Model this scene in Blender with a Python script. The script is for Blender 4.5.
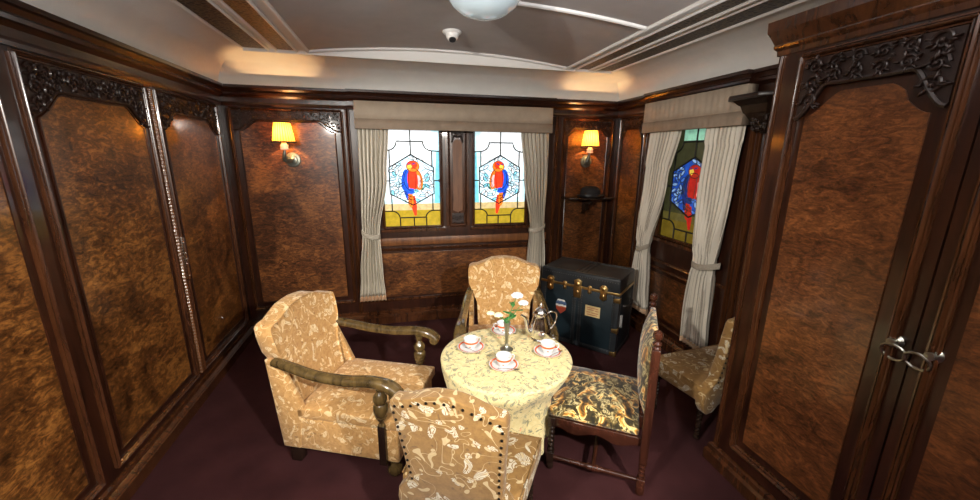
import bpy, bmesh, math, random
from mathutils import Vector, Matrix
random.seed(7)
PI = math.pi
C = bpy.context.scene.collection
for o in list(bpy.data.objects):
    bpy.data.objects.remove(o)

# ------------------------------------------------------------------ camera
YAW, PITCH, ROLL, FPX = math.radians(13.591), math.radians(13.799), math.radians(0.543), 388.17
cam_d = bpy.data.cameras.new('camera')
cam_d.sensor_width = 36.0
cam_d.lens = FPX / 980.0 * 36.0
cam_d.clip_start = 0.02
cam = bpy.data.objects.new('camera', cam_d)
C.objects.link(cam)
fw = Vector((math.sin(YAW) * math.cos(PITCH), math.cos(YAW) * math.cos(PITCH), -math.sin(PITCH)))
rt = Vector((math.cos(YAW), -math.sin(YAW), 0))
up = rt.cross(fw)
r2 = rt * math.cos(ROLL) + up * math.sin(ROLL)
u2 = -rt * math.sin(ROLL) + up * math.cos(ROLL)
m = Matrix((r2, u2, -fw)).transposed().to_4x4()
m.translation = Vector((1.360, -3.759, 1.65))
cam.matrix_world = m
bpy.context.scene.camera = cam

# ------------------------------------------------------------------ world, lights, exposure
sc = bpy.context.scene
sc.view_settings.view_transform = 'Standard'
sc.view_settings.look = 'None'
sc.view_settings.gamma = 1.0
sc.view_settings.use_curve_mapping = False
sc.view_settings.exposure = 0.33
world = bpy.data.worlds.new('world')
sc.world = world
world.use_nodes = True
world.node_tree.nodes['Background'].inputs[0].default_value = (1.0, 0.95, 0.9, 1)
world.node_tree.nodes['Background'].inputs[1].default_value = 0.02

def light(name, kind, loc, energy, color, size=0.05, rot=None, **kw):
    d = bpy.data.lights.new(name, kind)
    d.energy = energy
    d.color = color
    if kind == 'AREA':
        d.size = size
    else:
        d.shadow_soft_size = size
    for k, v in kw.items():
        setattr(d, k, v)
    o = bpy.data.objects.new(name, d)
    o.location = loc
    if rot is not None:
        o.rotation_euler = rot
    C.objects.link(o)
    return o

def aim(a, b):
    return (Vector(b) - Vector(a)).to_track_quat('-Z', 'Y').to_euler()
KB, KA = (2.35, -4.55, 2.12), (0.32, -3.70, 2.08)
light('spot_lamp_right', 'SPOT', KB, 360, (1.0, 0.94, 0.85), 0.035, aim(KB, (1.05, -1.75, 0.30)), spot_size=math.radians(72), spot_blend=0.65)
light('spot_lamp_left', 'SPOT', KA, 190, (1.0, 0.94, 0.85), 0.035, aim(KA, (2.25, -0.95, 0.95)), spot_size=math.radians(76), spot_blend=0.6)
for nm, p, e in (('uplight_right', (2.90, -3.90, 1.95), 165), ('uplight_left', (0.62, -3.80, 1.95), 165)):
    light(nm, 'SPOT', p, e, (0.97, 0.98, 1.0), 0.04, (PI, 0, 0), spot_size=math.radians(174), spot_blend=0.25)
light('room_fill', 'POINT', (1.80, -3.9, 2.15), 12, (1.0, 0.94, 0.86), 0.10)  # unseen general fill, added to keep the walls from going dark
SCONCE_W = 9.5

# ------------------------------------------------------------------ mesh helpers
class MB:
    def __init__(self):
        self.bm = bmesh.new()
        self.mi = 0
        self.uvs = {}
    def face(self, vs, mi=None):
        try:
            f = self.bm.faces.new(vs)
            f.material_index = self.mi if mi is None else mi
            return f
        except ValueError:
            return None
    def v(self, p):
        return self.bm.verts.new(p)
    def box(self, x0, x1, y0, y1, z0, z1, T=None):
        P = [(x, y, z) for x in (x0, x1) for y in (y0, y1) for z in (z0, z1)]
        if T:
            P = [T(*p) for p in P]
        a = [self.v(p) for p in P]
        for q in ((0, 1, 3, 2), (4, 6, 7, 5), (0, 4, 5, 1), (2, 3, 7, 6), (0, 2, 6, 4), (1, 5, 7, 3)):
            self.face([a[i] for i in q])
        return self
    def prism(self, poly, d0, d1, T):
        """poly of (a,b), extruded from d0 to d1, T(a,b,d)->xyz"""
        A = [self.v(T(a, b, d0)) for a, b in poly]
        B = [self.v(T(a, b, d1)) for a, b in poly]
        n = len(poly)
        self.face(list(reversed(A)))
        self.face(B)
        for i in range(n):
            j = (i + 1) % n
            self.face([A[i], A[j], B[j], B[i]])
        return self
    def loft(self, rings, closed=True, caps=True):
        R = [[self.v(p) for p in r] for r in rings]
        n = len(R[0])
        for i in range(len(R) - 1):
            for j in range(n if closed else n - 1):
                k = (j + 1) % n
                self.face([R[i][j], R[i][k], R[i + 1][k], R[i + 1][j]])
        if caps and closed:
            self.face(list(reversed(R[0])))
            self.face(R[-1])
        return R
    def tube(self, pts, r, seg=8, caps=True, flat=None):
        pts = [Vector(p) for p in pts]
        n = len(pts)
        rs = r if isinstance(r, (list, tuple)) else [r] * n
        t0 = (pts[1] - pts[0]).normalized()
        ref = Vector((0, 0, 1)) if abs(t0.z) < 0.9 else Vector((1, 0, 0))
        nx = t0.cross(ref).normalized()
        rings = []
        for i, p in enumerate(pts):
            a = pts[max(i - 1, 0)]; b = pts[min(i + 1, n - 1)]
            t = (b - a)
            if t.length < 1e-9: t = t0
            t = t.normalized()
            nx = (nx - t * nx.dot(t)).normalized()
            ny = t.cross(nx)
            rings.append([p + (nx * math.cos(2 * PI * k / seg) + ny * math.sin(2 * PI * k / seg)) * rs[i] for k in range(seg)])
        self.loft(rings, True, caps)
        return self
    def lathe(self, prof, seg=20, T=None, close=True):
        """prof (r,z) bottom to top"""
        T = T or (lambda x, y, z: (x, y, z))
        rings = [[T(max(r, 1e-4) * math.cos(2 * PI * k / seg), max(r, 1e-4) * math.sin(2 * PI * k / seg), z) for k in range(seg)] for r, z in prof]
        self.loft(rings, True, close)
        return self
    def blob(self, c, r, T=None, seg=10, rows=6):
        T = T or (lambda x, y, z: (x, y, z))
        rings = []
        for i in range(rows + 1):
            a = -PI / 2 + PI * i / rows
            cr = max(math.cos(a), 0.02)
            rings.append([T(c[0] + r[0] * cr * math.cos(2 * PI * k / seg), c[1] + r[1] * cr * math.sin(2 * PI * k / seg), c[2] + r[2] * math.sin(a)) for k in range(seg)])
        self.loft(rings)
        return self
    def build(self, name, mats, parent=None, smooth=True, bevel=0, seg=2, sub=0, loc=None, angle=0.7, solid=0):
        bmesh.ops.recalc_face_normals(self.bm, faces=self.bm.faces)
        me = bpy.data.meshes.new(name)
        self.bm.to_mesh(me)
        self.bm.free()
        if not isinstance(mats, (list, tuple)): mats = [mats]
        for x in mats: me.materials.append(x)
        o = bpy.data.objects.new(name, me)
        C.objects.link(o)
        if parent: o.parent = parent
        if loc: o.location = loc
        if smooth:
            for p in me.polygons: p.use_smooth = True
            me.set_sharp_from_angle(angle=angle)
        if solid:
            md = o.modifiers.new('solid', 'SOLIDIFY'); md.thickness = solid; md.offset = 0
        if bevel:
            md = o.modifiers.new('bevel', 'BEVEL'); md.width = bevel; md.segments = seg
            md.limit_method = 'ANGLE'; md.angle_limit = 0.6; md.harden_normals = False
            if smooth:
                for p in me.polygons: p.use_smooth = True
                me.set_sharp_from_angle(angle=3.14)
        if sub:
            md = o.modifiers.new('sub', 'SUBSURF'); md.levels = sub; md.render_levels = sub
        return o

def thing(name, label, cat, loc=(0, 0, 0), rz=0, group=None):
    o = bpy.data.objects.new(name, None)
    C.objects.link(o)
    o.empty_display_size = 0.1
    o.location = loc
    o.rotation_euler = (0, 0, rz)
    o['label'] = label; o['category'] = cat
    if group: o['group'] = group
    return o
def tag(o, label, cat, group=None, kind=None):
    o['label'] = label; o['category'] = cat
    if group: o['group'] = group
    if kind: o['kind'] = kind
    return o
def dup(root, loc, rz, label, group=None):
    r = root.copy(); C.objects.link(r)
    r.location = loc; r.rotation_euler = (0, 0, rz); r['label'] = label
    if group: r['group'] = group
    for ch in list(root.children):
        c = ch.copy(); C.objects.link(c); c.parent = r
        for g in list(ch.children):
            d = g.copy(); C.objects.link(d); d.parent = c
    return r
def sm(t):
    t = max(0.0, min(1.0, t)); return t * t * (3 - 2 * t)
def catmull(pts, n=6):
    P = [Vector(p) for p in pts]; P = [P[0] * 2 - P[1]] + P + [P[-1] * 2 - P[-2]]
    out = []
    for i in range(1, len(P) - 2):
        for k in range(n):
            t = k / n
            a, b, c, d = P[i - 1:i + 3]
            out.append(0.5 * ((2 * b) + (c - a) * t + (2 * a - 5 * b + 4 * c - d) * t * t + (-a + 3 * b - 3 * c + d) * t ** 3))
    out.append(P[-2])
    return out

# ------------------------------------------------------------------ materials
class NT:
    def __init__(self, name):
        self.m = bpy.data.materials.new(name); self.m.use_nodes = True
        self.t = self.m.node_tree; self.b = self.t.nodes['Principled BSDF']
    def n(self, typ, **kw):
        x = self.t.nodes.new(typ)
        for k, v in kw.items():
            if k.startswith('i_'):
                x.inputs[k[2:].replace('_', ' ')].default_value = v
            else:
                setattr(x, k, v)
        return x
    def l(self, a, b): self.t.links.new(a, b)
    def coord(self, scale=(1, 1, 1), kind='Object', rot=(0, 0, 0)):
        c = self.n('ShaderNodeTexCoord'); mp = self.n('ShaderNodeMapping')
        mp.inputs['Scale'].default_value = scale
        mp.inputs['Rotation'].default_value = rot
        self.l(c.outputs[kind], mp.inputs[0]); return mp.outputs[0]
    def noise(self, vec, scale, detail=4, rough=0.55, dist=0):
        x = self.n('ShaderNodeTexNoise'); x.inputs['Scale'].default_value = scale
        x.inputs['Detail'].default_value = detail; x.inputs['Roughness'].default_value = rough
        x.inputs['Distortion'].default_value = dist
        self.l(vec, x.inputs['Vector']); return x.outputs['Fac']
    def ramp(self, fac, stops, interp='LINEAR'):
        x = self.n('ShaderNodeValToRGB'); x.color_ramp.interpolation = interp
        e = x.color_ramp.elements
        while len(e) < len(stops): e.new(0.5)
        for i, (p, c) in enumerate(stops):
            e[i].position = p; e[i].color = (*c, 1) if len(c) == 3 else c
        self.l(fac, x.inputs[0]); return x.outputs[0]
    def math(self, op, a, b=None, c=None):
        x = self.n('ShaderNodeMath', operation=op)
        for i, q in enumerate((a, b, c)):
            if q is None: continue
            if isinstance(q, (int, float)): x.inputs[i].default_value = q
            else: self.l(q, x.inputs[i])
        return x.outputs[0]
    def mix(self, fac, a, b):
        x = self.n('ShaderNodeMix', data_type='RGBA')
        for s, q in ((0, fac), (6, a), (7, b)):
            if isinstance(q, (int, float)): x.inputs[s].default_value = q
            elif isinstance(q, tuple): x.inputs[s].default_value = (*q, 1)
            else: self.l(q, x.inputs[s])
        return x.outputs[2]
    def bump(self, h, strength=0.3, dist=0.01):
        x = self.n('ShaderNodeBump'); x.inputs['Strength'].default_value = strength
        x.inputs['Distance'].default_value = dist
        self.l(h, x.inputs['Height']); self.l(x.outputs[0], self.b.inputs['Normal'])
    def col(self, c): self.l(c, self.b.inputs['Base Color'])
    def done(self, rough=0.5, metal=0, coat=0, spec=None, sheen=0):
        self.b.inputs['Roughness'].default_value = rough
        self.b.inputs['Metallic'].default_value = metal
        self.b.inputs['Coat Weight'].default_value = coat
        self.b.inputs['Coat Roughness'].default_value = 0.08
        if spec is not None: self.b.inputs['Specular IOR Level'].default_value = spec
        if sheen: self.b.inputs['Sheen Weight'].default_value = sheen
        return self.m

def plain(name, col, rough=0.5, metal=0, coat=0, emit=None, est=1.0, bump=0, vary=0.0, spec=None):
    n = NT(name)
    n.b.inputs['Base Color'].default_value = (*col, 1)
    v = n.coord()
    if vary:
        f = n.noise(v, 9, 4)
        n.col(n.ramp(f, [(0.3, tuple(c * (1 - vary) for c in col)), (0.7, tuple(min(1, c * (1 + vary)) for c in col))]))
    if bump:
        n.bump(n.noise(v, 60, 3), bump, 0.004)
    if emit:
        n.b.inputs['Emission Color'].default_value = (*emit, 1)
        n.b.inputs['Emission Strength'].default_value = est
    return n.done(rough, metal, coat, spec)

def burl(name, dark, mid, lite, seed=0.0):
    n = NT(name)
    v = n.coord((1, 1, 1))
    add = n.n('ShaderNodeVectorMath', operation='ADD'); add.inputs[1].default_value = (seed, seed * 2, seed * .7)
    n.l(v, add.inputs[0]); v = add.outputs[0]
    a = n.noise(v, 3.0, 5, 0.6, 0.8)
    st = n.n('ShaderNodeMapping'); st.inputs['Scale'].default_value = (1, 1, 2.4); n.l(v, st.inputs[0])
    b = n.noise(st.outputs[0], 13, 6, 0.72, 1.5)
    f = n.noise(st.outputs[0], 48, 3, 0.7, 0.8)
    s = n.math('ADD', n.math('MULTIPLY', a, 0.34), n.math('MULTIPLY', b, 0.46))
    s = n.math('ADD', s, n.math('MULTIPLY', f, 0.20))
    c = n.ramp(s, [(0.41, dark), (0.50, mid), (0.61, lite)])
    n.col(c)
    n.bump(b, 0.08, 0.003)
    return n.done(0.34, 0, 0.35)
def wood(name, dark, lite, rough=0.3, coat=0.4, sc_=(1, 1, 0.12)):
    n = NT(name)
    v = n.coord(sc_)
    b = n.noise(v, 26, 5, 0.6, 0.8)
    n.col(n.ramp(b, [(0.3, dark), (0.7, lite)]))
    n.bump(b, 0.05, 0.002)
    return n.done(rough, 0, coat)

MAT = {}
MAT['burl'] = burl('burl_walnut', (0.020, 0.0068, 0.0018), (0.105, 0.037, 0.0085), (0.35, 0.145, 0.032))
MAT['burl2'] = burl('burl_walnut_red', (0.020, 0.0065, 0.002), (0.095, 0.031, 0.009), (0.29, 0.112, 0.030), 4.0)
MAT['burl3'] = burl('burl_walnut_deep', (0.035, 0.011, 0.0035), (0.105, 0.034, 0.010), (0.23, 0.082, 0.023), 8.0)
MAT['mahog'] = wood('mahogany', (0.012, 0.0036, 0.0017), (0.044, 0.0125, 0.005))
MAT['mould'] = wood('mahogany_moulding', (0.028, 0.009, 0.0035), (0.090, 0.030, 0.010), 0.25, 0.5)
MAT['rail'] = wood('warm_mahogany_rail', (0.09, 0.030, 0.009), (0.22, 0.085, 0.026), 0.42, 0.15)
MAT['carve'] = wood('carved_mahogany', (0.009, 0.0034, 0.002), (0.026, 0.009, 0.005), 0.45, 0.2)
MAT['oak'] = wood('polished_dark_oak', (0.030, 0.019, 0.007), (0.125, 0.080, 0.027), 0.18, 0.7)
MAT['darkwood'] = wood('black_brown_wood', (0.010, 0.006, 0.004), (0.028, 0.014, 0.009), 0.22, 0.5)
MAT['redwood'] = wood('red_brown_wood', (0.020, 0.006, 0.0035), (0.060, 0.018, 0.009), 0.22, 0.5)
MAT['plaster'] = plain('cream_plaster', (0.72, 0.71, 0.68), 0.6, vary=0.03)
MAT['plaster_grey'] = plain('grey_mauve_ceiling_paint', (0.40, 0.375, 0.365), 0.6, vary=0.05)
MAT['white'] = plain('white_paint', (0.78, 0.76, 0.73), 0.45)
MAT['silver'] = plain('polished_silver', (0.80, 0.79, 0.76), 0.12, 1.0)
MAT['pewter'] = plain('worn_pewter', (0.42, 0.42, 0.36), 0.3, 1.0, vary=0.2)
MAT['bronze'] = plain('aged_bronze', (0.20, 0.22, 0.19), 0.42, 0.8, vary=0.35)
MAT['brass'] = plain('worn_brass', (0.72, 0.50, 0.20), 0.32, 1.0, vary=0.3)
MAT['black'] = plain('black_felt', (0.012, 0.011, 0.012), 0.85)
MAT['blacktrim'] = plain('black_trunk_trim', (0.016, 0.019, 0.022), 0.4, 0, 0.2, vary=0.3)
MAT['nail'] = plain('black_nail', (0.015, 0.013, 0.01), 0.3, 0.6)
MAT['porcelain'] = plain('white_porcelain', (0.70, 0.71, 0.71), 0.12, 0, 0.5)
MAT['orange'] = plain('orange_glaze', (0.75, 0.13, 0.03), 0.15, 0, 0.5)
MAT['coffee'] = plain('cup_inside', (0.62, 0.60, 0.56), 0.2)
MAT['petal'] = plain('white_petal', (0.85, 0.85, 0.88), 0.6)
MAT['petaly'] = plain('cream_petal', (0.85, 0.82, 0.55), 0.6)
MAT['leaf'] = plain('green_leaf', (0.05, 0.22, 0.05), 0.45, vary=0.3)
MAT['lead'] = plain('lead_came', (0.025, 0.025, 0.022), 0.45, 0.3)
MAT['pelmet_border'] = plain('brown_pelmet_border', (0.29, 0.22, 0.16), 0.75, vary=0.15, bump=0.1)
MAT['hem'] = plain('beige_curtain_hem', (0.60, 0.40, 0.25), 0.85, vary=0.08)
MAT['canvas'] = plain('navy_trunk_canvas', (0.004, 0.012, 0.017), 0.5, vary=0.35, bump=0.15)
MAT['paper'] = plain('aged_label_paper', (0.68, 0.52, 0.24), 0.7, vary=0.2)
MAT['leather'] = plain('dark_handle_leather', (0.03, 0.022, 0.018), 0.5)

def grille():
    n = NT('pierced_bronze_grille')
    v = n.coord((1, 1, 1))
    x = n.n('ShaderNodeTexVoronoi', feature='DISTANCE_TO_EDGE'); x.inputs['Scale'].default_value = 38
    n.l(v, x.inputs['Vector'])
    n.col(n.ramp(x.outputs['Distance'], [(0.05, (0.11, 0.075, 0.035)), (0.20, (0.008, 0.006, 0.004))]))
    n.bump(n.math('MULTIPLY', x.outputs['Distance'], -1), 0.6, 0.01)
    return n.done(0.4, 0.2)
MAT['grille'] = grille()

def carpet():
    n = NT('maroon_carpet'); v = n.coord()
    f = n.noise(v, 260, 2, 0.8); g = n.noise(v, 5, 3)
    s = n.math('ADD', n.math('MULTIPLY', f, 0.7), n.math('MULTIPLY', g, 0.3))
    n.col(n.ramp(s, [(0.35, (0.018, 0.005, 0.0055)), (0.65, (0.062, 0.019, 0.020))]))
    n.bump(f, 0.5, 0.004)
    return n.done(0.95, spec=0.15)
MAT['carpet'] = carpet()

def leaf_mask(n, v, scale, elong, rad, keep, soft=0.04):
    """randomly turned leaf shapes scattered through the cloth"""
    x = n.n('ShaderNodeTexVoronoi', feature='F1'); x.inputs['Scale'].default_value = scale; x.inputs['Randomness'].default_value = 0.85
    n.l(v, x.inputs['Vector'])
    sub = n.n('ShaderNodeVectorMath', operation='SUBTRACT'); n.l(v, sub.inputs[0]); n.l(x.outputs['Position'], sub.inputs[1])
    mul = n.n('ShaderNodeVectorMath', operation='SCALE'); mul.inputs['Scale'].default_value = scale; n.l(sub.outputs[0], mul.inputs[0])
    ang = n.n('ShaderNodeVectorMath', operation='SCALE'); ang.inputs['Scale'].default_value = 9.0; n.l(x.outputs['Color'], ang.inputs[0])
    rot = n.n('ShaderNodeVectorRotate', rotation_type='EULER_XYZ'); n.l(mul.outputs[0], rot.inputs['Vector']); n.l(ang.outputs[0], rot.inputs['Rotation'])
    el = n.n('ShaderNodeVectorMath', operation='MULTIPLY'); el.inputs[1].default_value = (1, elong, elong); n.l(rot.outputs[0], el.inputs[0])
    ln = n.n('ShaderNodeVectorMath', operation='LENGTH'); n.l(el.outputs[0], ln.inputs[0])
    m = n.ramp(ln.outputs['Value'], [(rad - soft, (1, 1, 1)), (rad, (0, 0, 0))])
    sp = n.n('ShaderNodeSeparateXYZ'); n.l(x.outputs['Color'], sp.inputs[0])
    k = n.math('LESS_THAN', sp.outputs[0], keep)
    return n.math('MULTIPLY', m, k), sp.outputs[1]
def brocade(name, base0, base1, vine, fill, dark, scale=1.0, accent=None, dk=0.55):
    n = NT(name)
    v0 = n.coord((scale, scale, scale))
    base = n.ramp(n.noise(v0, 40, 4, 0.7), [(0.3, base0), (0.7, base1)])
    nz = n.n('ShaderNodeTexNoise'); nz.inputs['Scale'].default_value = 9; nz.inputs['Detail'].default_value = 1.5; n.l(v0, nz.inputs['Vector'])
    dv = n.n('ShaderNodeVectorMath', operation='MULTIPLY_ADD'); n.l(nz.outputs['Color'], dv.inputs[0]); dv.inputs[1].default_value = (0.16, 0.16, 0.16); n.l(v0, dv.inputs[2])
    v = dv.outputs[0]
    c = base
    d1, _ = leaf_mask(n, v, 24, 4.5, 0.62, 0.55)
    c = n.mix(n.math('MULTIPLY', d1, dk), c, dark)
    big, t = leaf_mask(n, v, 13, 3.4, 0.80, 0.8)
    # veined: cut stripes through the big leaves
    st = n.ramp(n.math('FRACT', n.math('MULTIPLY', n.noise(v, 24, 1, 0.5), 12.0)), [(0.30, (0, 0, 0)), (0.42, (1, 1, 1))])
    c = n.mix(n.math('MULTIPLY', n.math('MULTIPLY', big, st), 0.85), c, fill)
    sm_, _ = leaf_mask(n, v, 19, 4.2, 0.74, 0.62)
    c = n.mix(n.math('MULTIPLY', sm_, 0.8), c, vine)
    a = n.noise(v0, 7.5, 1.0, 0.5, 1.4)
    ln = n.math('ABSOLUTE', n.math('SUBTRACT', a, 0.5))
    vm = n.ramp(ln, [(0.005, (1, 1, 1)), (0.010, (0, 0, 0))])
    c = n.mix(n.math('MULTIPLY', vm, 0.8), c, vine)
    if accent:
        ac, _ = leaf_mask(n, v0, 11, 1.4, 0.32, 0.34, 0.10)
        c = n.mix(n.math('MULTIPLY', ac, 0.75), c, accent)
    n.col(c)
    n.bump(n.math('ADD', n.noise(v0, 140, 2), big), 0.3, 0.002)
    return n.done(0.8, spec=0.2, sheen=0.15)
MAT['brocade'] = brocade('gold_brocade', (0.38, 0.195, 0.062), (0.56, 0.325, 0.12), (0.76, 0.56, 0.30), (0.78, 0.64, 0.40), (0.16, 0.09, 0.035), 1.15)
MAT['brocade_shaded'] = brocade('shaded_gold_brocade', (0.18, 0.095, 0.028), (0.27, 0.15, 0.046), (0.52, 0.40, 0.22), (0.60, 0.56, 0.44), (0.10, 0.06, 0.025), 0.95)  # gold brocade with shade in its colour, for backs turned from the light
MAT['cloth'] = brocade('printed_tablecloth', (0.66, 0.54, 0.25), (0.76, 0.66, 0.36), (0.20, 0.20, 0.13), (0.24, 0.25, 0.18), (0.28, 0.25, 0.15), 1.35, (0.80, 0.34, 0.18), 0.7)
def velvet():
    n = NT('patterned_velvet'); v = n.coord()
    b = n.noise(v, 11, 3, 0.6, 0.8)
    c = n.ramp(b, [(0.38, (0.02, 0.012, 0.005)), (0.44, (0.14, 0.07, 0.015)), (0.49, (0.60, 0.26, 0.03)), (0.53, (0.90, 0.70, 0.30)), (0.56, (0.07, 0.05, 0.012)), (0.66, (0.016, 0.013, 0.005))])
    d = n.ramp(n.noise(v, 9, 2, 0.5, 0.5), [(0.50, (0, 0, 0)), (0.56, (1, 1, 1))])
    g = n.ramp(n.noise(v, 26, 3, 0.6, 1), [(0.42, (0.025, 0.018, 0.005)), (0.52, (0.16, 0.11, 0.03)), (0.58, (0.62, 0.52, 0.26)), (0.64, (0.05, 0.04, 0.012))])
    n.col(n.mix(d, c, g))
    n.bump(b, 0.3, 0.003)
    return n.done(0.75, spec=0.2, sheen=0.3)
MAT['velvet'] = velvet()
def curtain_mat(name, a, b, bands):
    n = NT(name)
    v = n.coord((1, 1, 1), 'UV')
    w = n.n('ShaderNodeTexWave', wave_type='BANDS', bands_direction='X'); w.inputs['Scale'].default_value = bands
    n.l(v, w.inputs['Vector'])
    o = n.coord()
    s = n.math('ADD', n.math('MULTIPLY', w.outputs['Fac'], 0.7), n.math('MULTIPLY', n.noise(o, 150, 2), 0.3))
    n.col(n.ramp(s, [(0.12, a), (0.42, b)]))
    return n.done(0.85, spec=0.15)
MAT['curtain'] = curtain_mat('grey_striped_curtain', (0.34, 0.30, 0.24), (0.74, 0.69, 0.59), 7)
MAT['pelmet'] = plain('taupe_pelmet_velvet', (0.42, 0.34, 0.26), 0.75, vary=0.10, bump=0.1)
def shade_mat():
    n = NT('pleated_lampshade')
    v = n.coord((1, 1, 1), 'UV')
    w = n.n('ShaderNodeTexWave', wave_type='BANDS', bands_direction='X'); w.inputs['Scale'].default_value = 8
    n.l(v, w.inputs['Vector'])
    c = n.ramp(w.outputs['Fac'], [(0.1, (0.42, 0.17, 0.02)), (0.8, (0.85, 0.50, 0.10))])
    n.col(c)
    n.l(c, n.b.inputs['Emission Color'])
    n.b.inputs['Emission Strength'].default_value = 0.35
    tr = n.n('ShaderNodeBsdfTranslucent'); n.l(c, tr.inputs['Color'])
    mx = n.n('ShaderNodeMixShader'); mx.inputs[0].default_value = 0.35
    n.l(n.b.outputs[0], mx.inputs[1]); n.l(tr.outputs[0], mx.inputs[2])
    n.l(mx.outputs[0], n.t.nodes['Material Output'].inputs['Surface'])
    return n.done(0.8)
MAT['shade'] = shade_mat()

def glass(name, col, em):
    n = NT(name)
    v = n.coord()
    f = n.noise(v, 22, 3, 0.6)
    c = n.ramp(f, [(0.3, tuple(x * 0.72 for x in col)), (0.62, col)])
    n.col(c)
    n.l(c, n.b.inputs['Emission Color'])
    n.b.inputs['Emission Strength'].default_value = em
    return n.done(0.15, 0, 0.3)
GL = ['field', 'edge', 'edgedeep', 'base', 'lite', 'hexa', 'white', 'pale', 'sky', 'sand', 'olive', 'red', 'orange', 'blue', 'deep', 'yellow', 'green', 'pink']
GC = dict(field=(0.92, 0.97, 1.0), edge=(0.60, 0.86, 0.92), edgedeep=(0.18, 0.58, 0.70), base=(0.36, 0.25, 0.02), lite=(0.92, 0.97, 1.0), hexa=(0.62, 0.86, 0.98), white=(0.92, 0.97, 1.0), pale=(0.55, 0.82, 0.92), sky=(0.22, 0.62, 0.75), sand=(0.55, 0.42, 0.20), olive=(0.36, 0.25, 0.02),
          red=(0.80, 0.045, 0.015), orange=(0.9, 0.20, 0.02), blue=(0.015, 0.09, 0.65), deep=(0.01, 0.03, 0.22), yellow=(0.95, 0.65, 0.08), green=(0.10, 0.40, 0.22), pink=(0.9, 0.45, 0.45))
GB = [glass('bright_%s_glass' % g, GC[g], 1.0) for g in GL]
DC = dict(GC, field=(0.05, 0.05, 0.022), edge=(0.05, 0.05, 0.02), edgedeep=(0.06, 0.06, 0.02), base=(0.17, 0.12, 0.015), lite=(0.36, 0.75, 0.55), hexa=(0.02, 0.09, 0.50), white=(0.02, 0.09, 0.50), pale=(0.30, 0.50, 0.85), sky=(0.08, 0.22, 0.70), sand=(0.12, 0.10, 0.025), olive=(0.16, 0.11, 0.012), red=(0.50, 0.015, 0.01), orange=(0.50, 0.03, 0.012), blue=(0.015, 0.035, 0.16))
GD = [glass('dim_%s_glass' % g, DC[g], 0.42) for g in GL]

# ------------------------------------------------------------------ room shell
RW, HT, YR = 3.608, 2.17, -4.9
TB = lambda u, z, n: (u, -n, z)               # back wall: u = x, n into room
TL = lambda u, z, n: (n, -u, z)               # left wall: u = -y
TR = lambda u, z, n: (RW - n, -u, z)          # right wall
TE = lambda u, z, n: (u, YR + n, z)           # rear wall

fl = MB().box(-0.15, RW + 0.15, YR - 0.15, 0.15, -0.1, 0.0).build('floor', MAT['carpet'], smooth=False)
tag(fl, 'dark maroon carpeted floor', 'floor', kind='structure')

def slab(T, u0, u1, z0, z1, holes, d=0.12):
    b = MB()
    us = sorted(set([u0, u1] + [h[0] for h in holes] + [h[1] for h in holes]))
    for i in range(len(us) - 1):
        a, c = us[i], us[i + 1]
        hs = [h for h in holes if h[0] <= a and h[1] >= c]
        if not hs: b.box(a, c, z0, z1, -d, 0, T)
        else:
            h = hs[0]
            b.box(a, c, z0, h[2], -d, 0, T); b.box(a, c, h[3], z1, -d, 0, T)
    return b
W1 = (1.235, 1.785, 0.96, 1.885); W2 = (2.095, 2.645, 0.96, 1.885); W3 = (0.79, 1.41, 0.96, 1.885)
wb = slab(TB, -0.12, RW + 0.12, 0, 2.5, [W1, W2]).build('wall_back', MAT['mahog'], smooth=False)
tag(wb, 'mahogany panelled end wall with two stained glass windows', 'wall', kind='structure')
wl = slab(TL, 0, -YR, 0, 2.5, []).build('wall_left', MAT['mahog'], smooth=False)
tag(wl, 'left wall of tall burl walnut panels in mahogany frames', 'wall', kind='structure')
wr = slab(TR, 0, -YR, 0, 2.5, [W3]).build('wall_right', MAT['mahog'], smooth=False)
tag(wr, 'right mahogany wall with one curtained stained glass window', 'wall', kind='structure')
we = slab(TE, -0.12, RW + 0.12, 0, 2.5, []).build('wall_rear', MAT['mahog'], smooth=False)
tag(we, 'mahogany panelled rear wall', 'wall', kind='structure')

def strip(b, T, a, c, w=0.03, d=0.02, prof=None):
    """moulding strip from a=(u,z) to c=(u,z) centred on the line, ribbed profile"""
    a = Vector(a); c = Vector(c); t = (c - a).normalized(); nrm = Vector((-t.y, t.x))
    prof = prof or [(-0.5, 0), (-0.5, 0.35), (-0.40, 0.6), (-0.26, 0.62), (-0.22, 0.42), (-0.14, 0.8), (0.0, 1.0), (0.14, 0.8), (0.22, 0.42), (0.26, 0.62), (0.40, 0.6), (0.5, 0.35), (0.5, 0)]
    rings = []
    for p in (a, c):
        rings.append([T((p + nrm * (x * w)).x, (p + nrm * (x * w)).y, y * d) for x, y in prof])
    b.loft(rings)
def rectmould(b, T, u0, u1, z0, z1, w=0.03, d=0.02, sides='LRTB'):
    if 'L' in sides: strip(b, T, (u0, z0), (u0, z1), w, d)
    if 'R' in sides: strip(b, T, (u1, z0), (u1, z1), w, d)
    if 'T' in sides: strip(b, T, (u0, z1), (u1, z1), w, d)
    if 'B' in sides: strip(b, T, (u0, z0), (u1, z0), w, d)

def archz(t, zc, drop):
    t = abs(t)
    return zc - drop * (sm((t - 0.45) / 0.55) ** 1.3) + 0.012 * math.exp(-((t - 0.62) / 0.10) ** 2)

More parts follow.
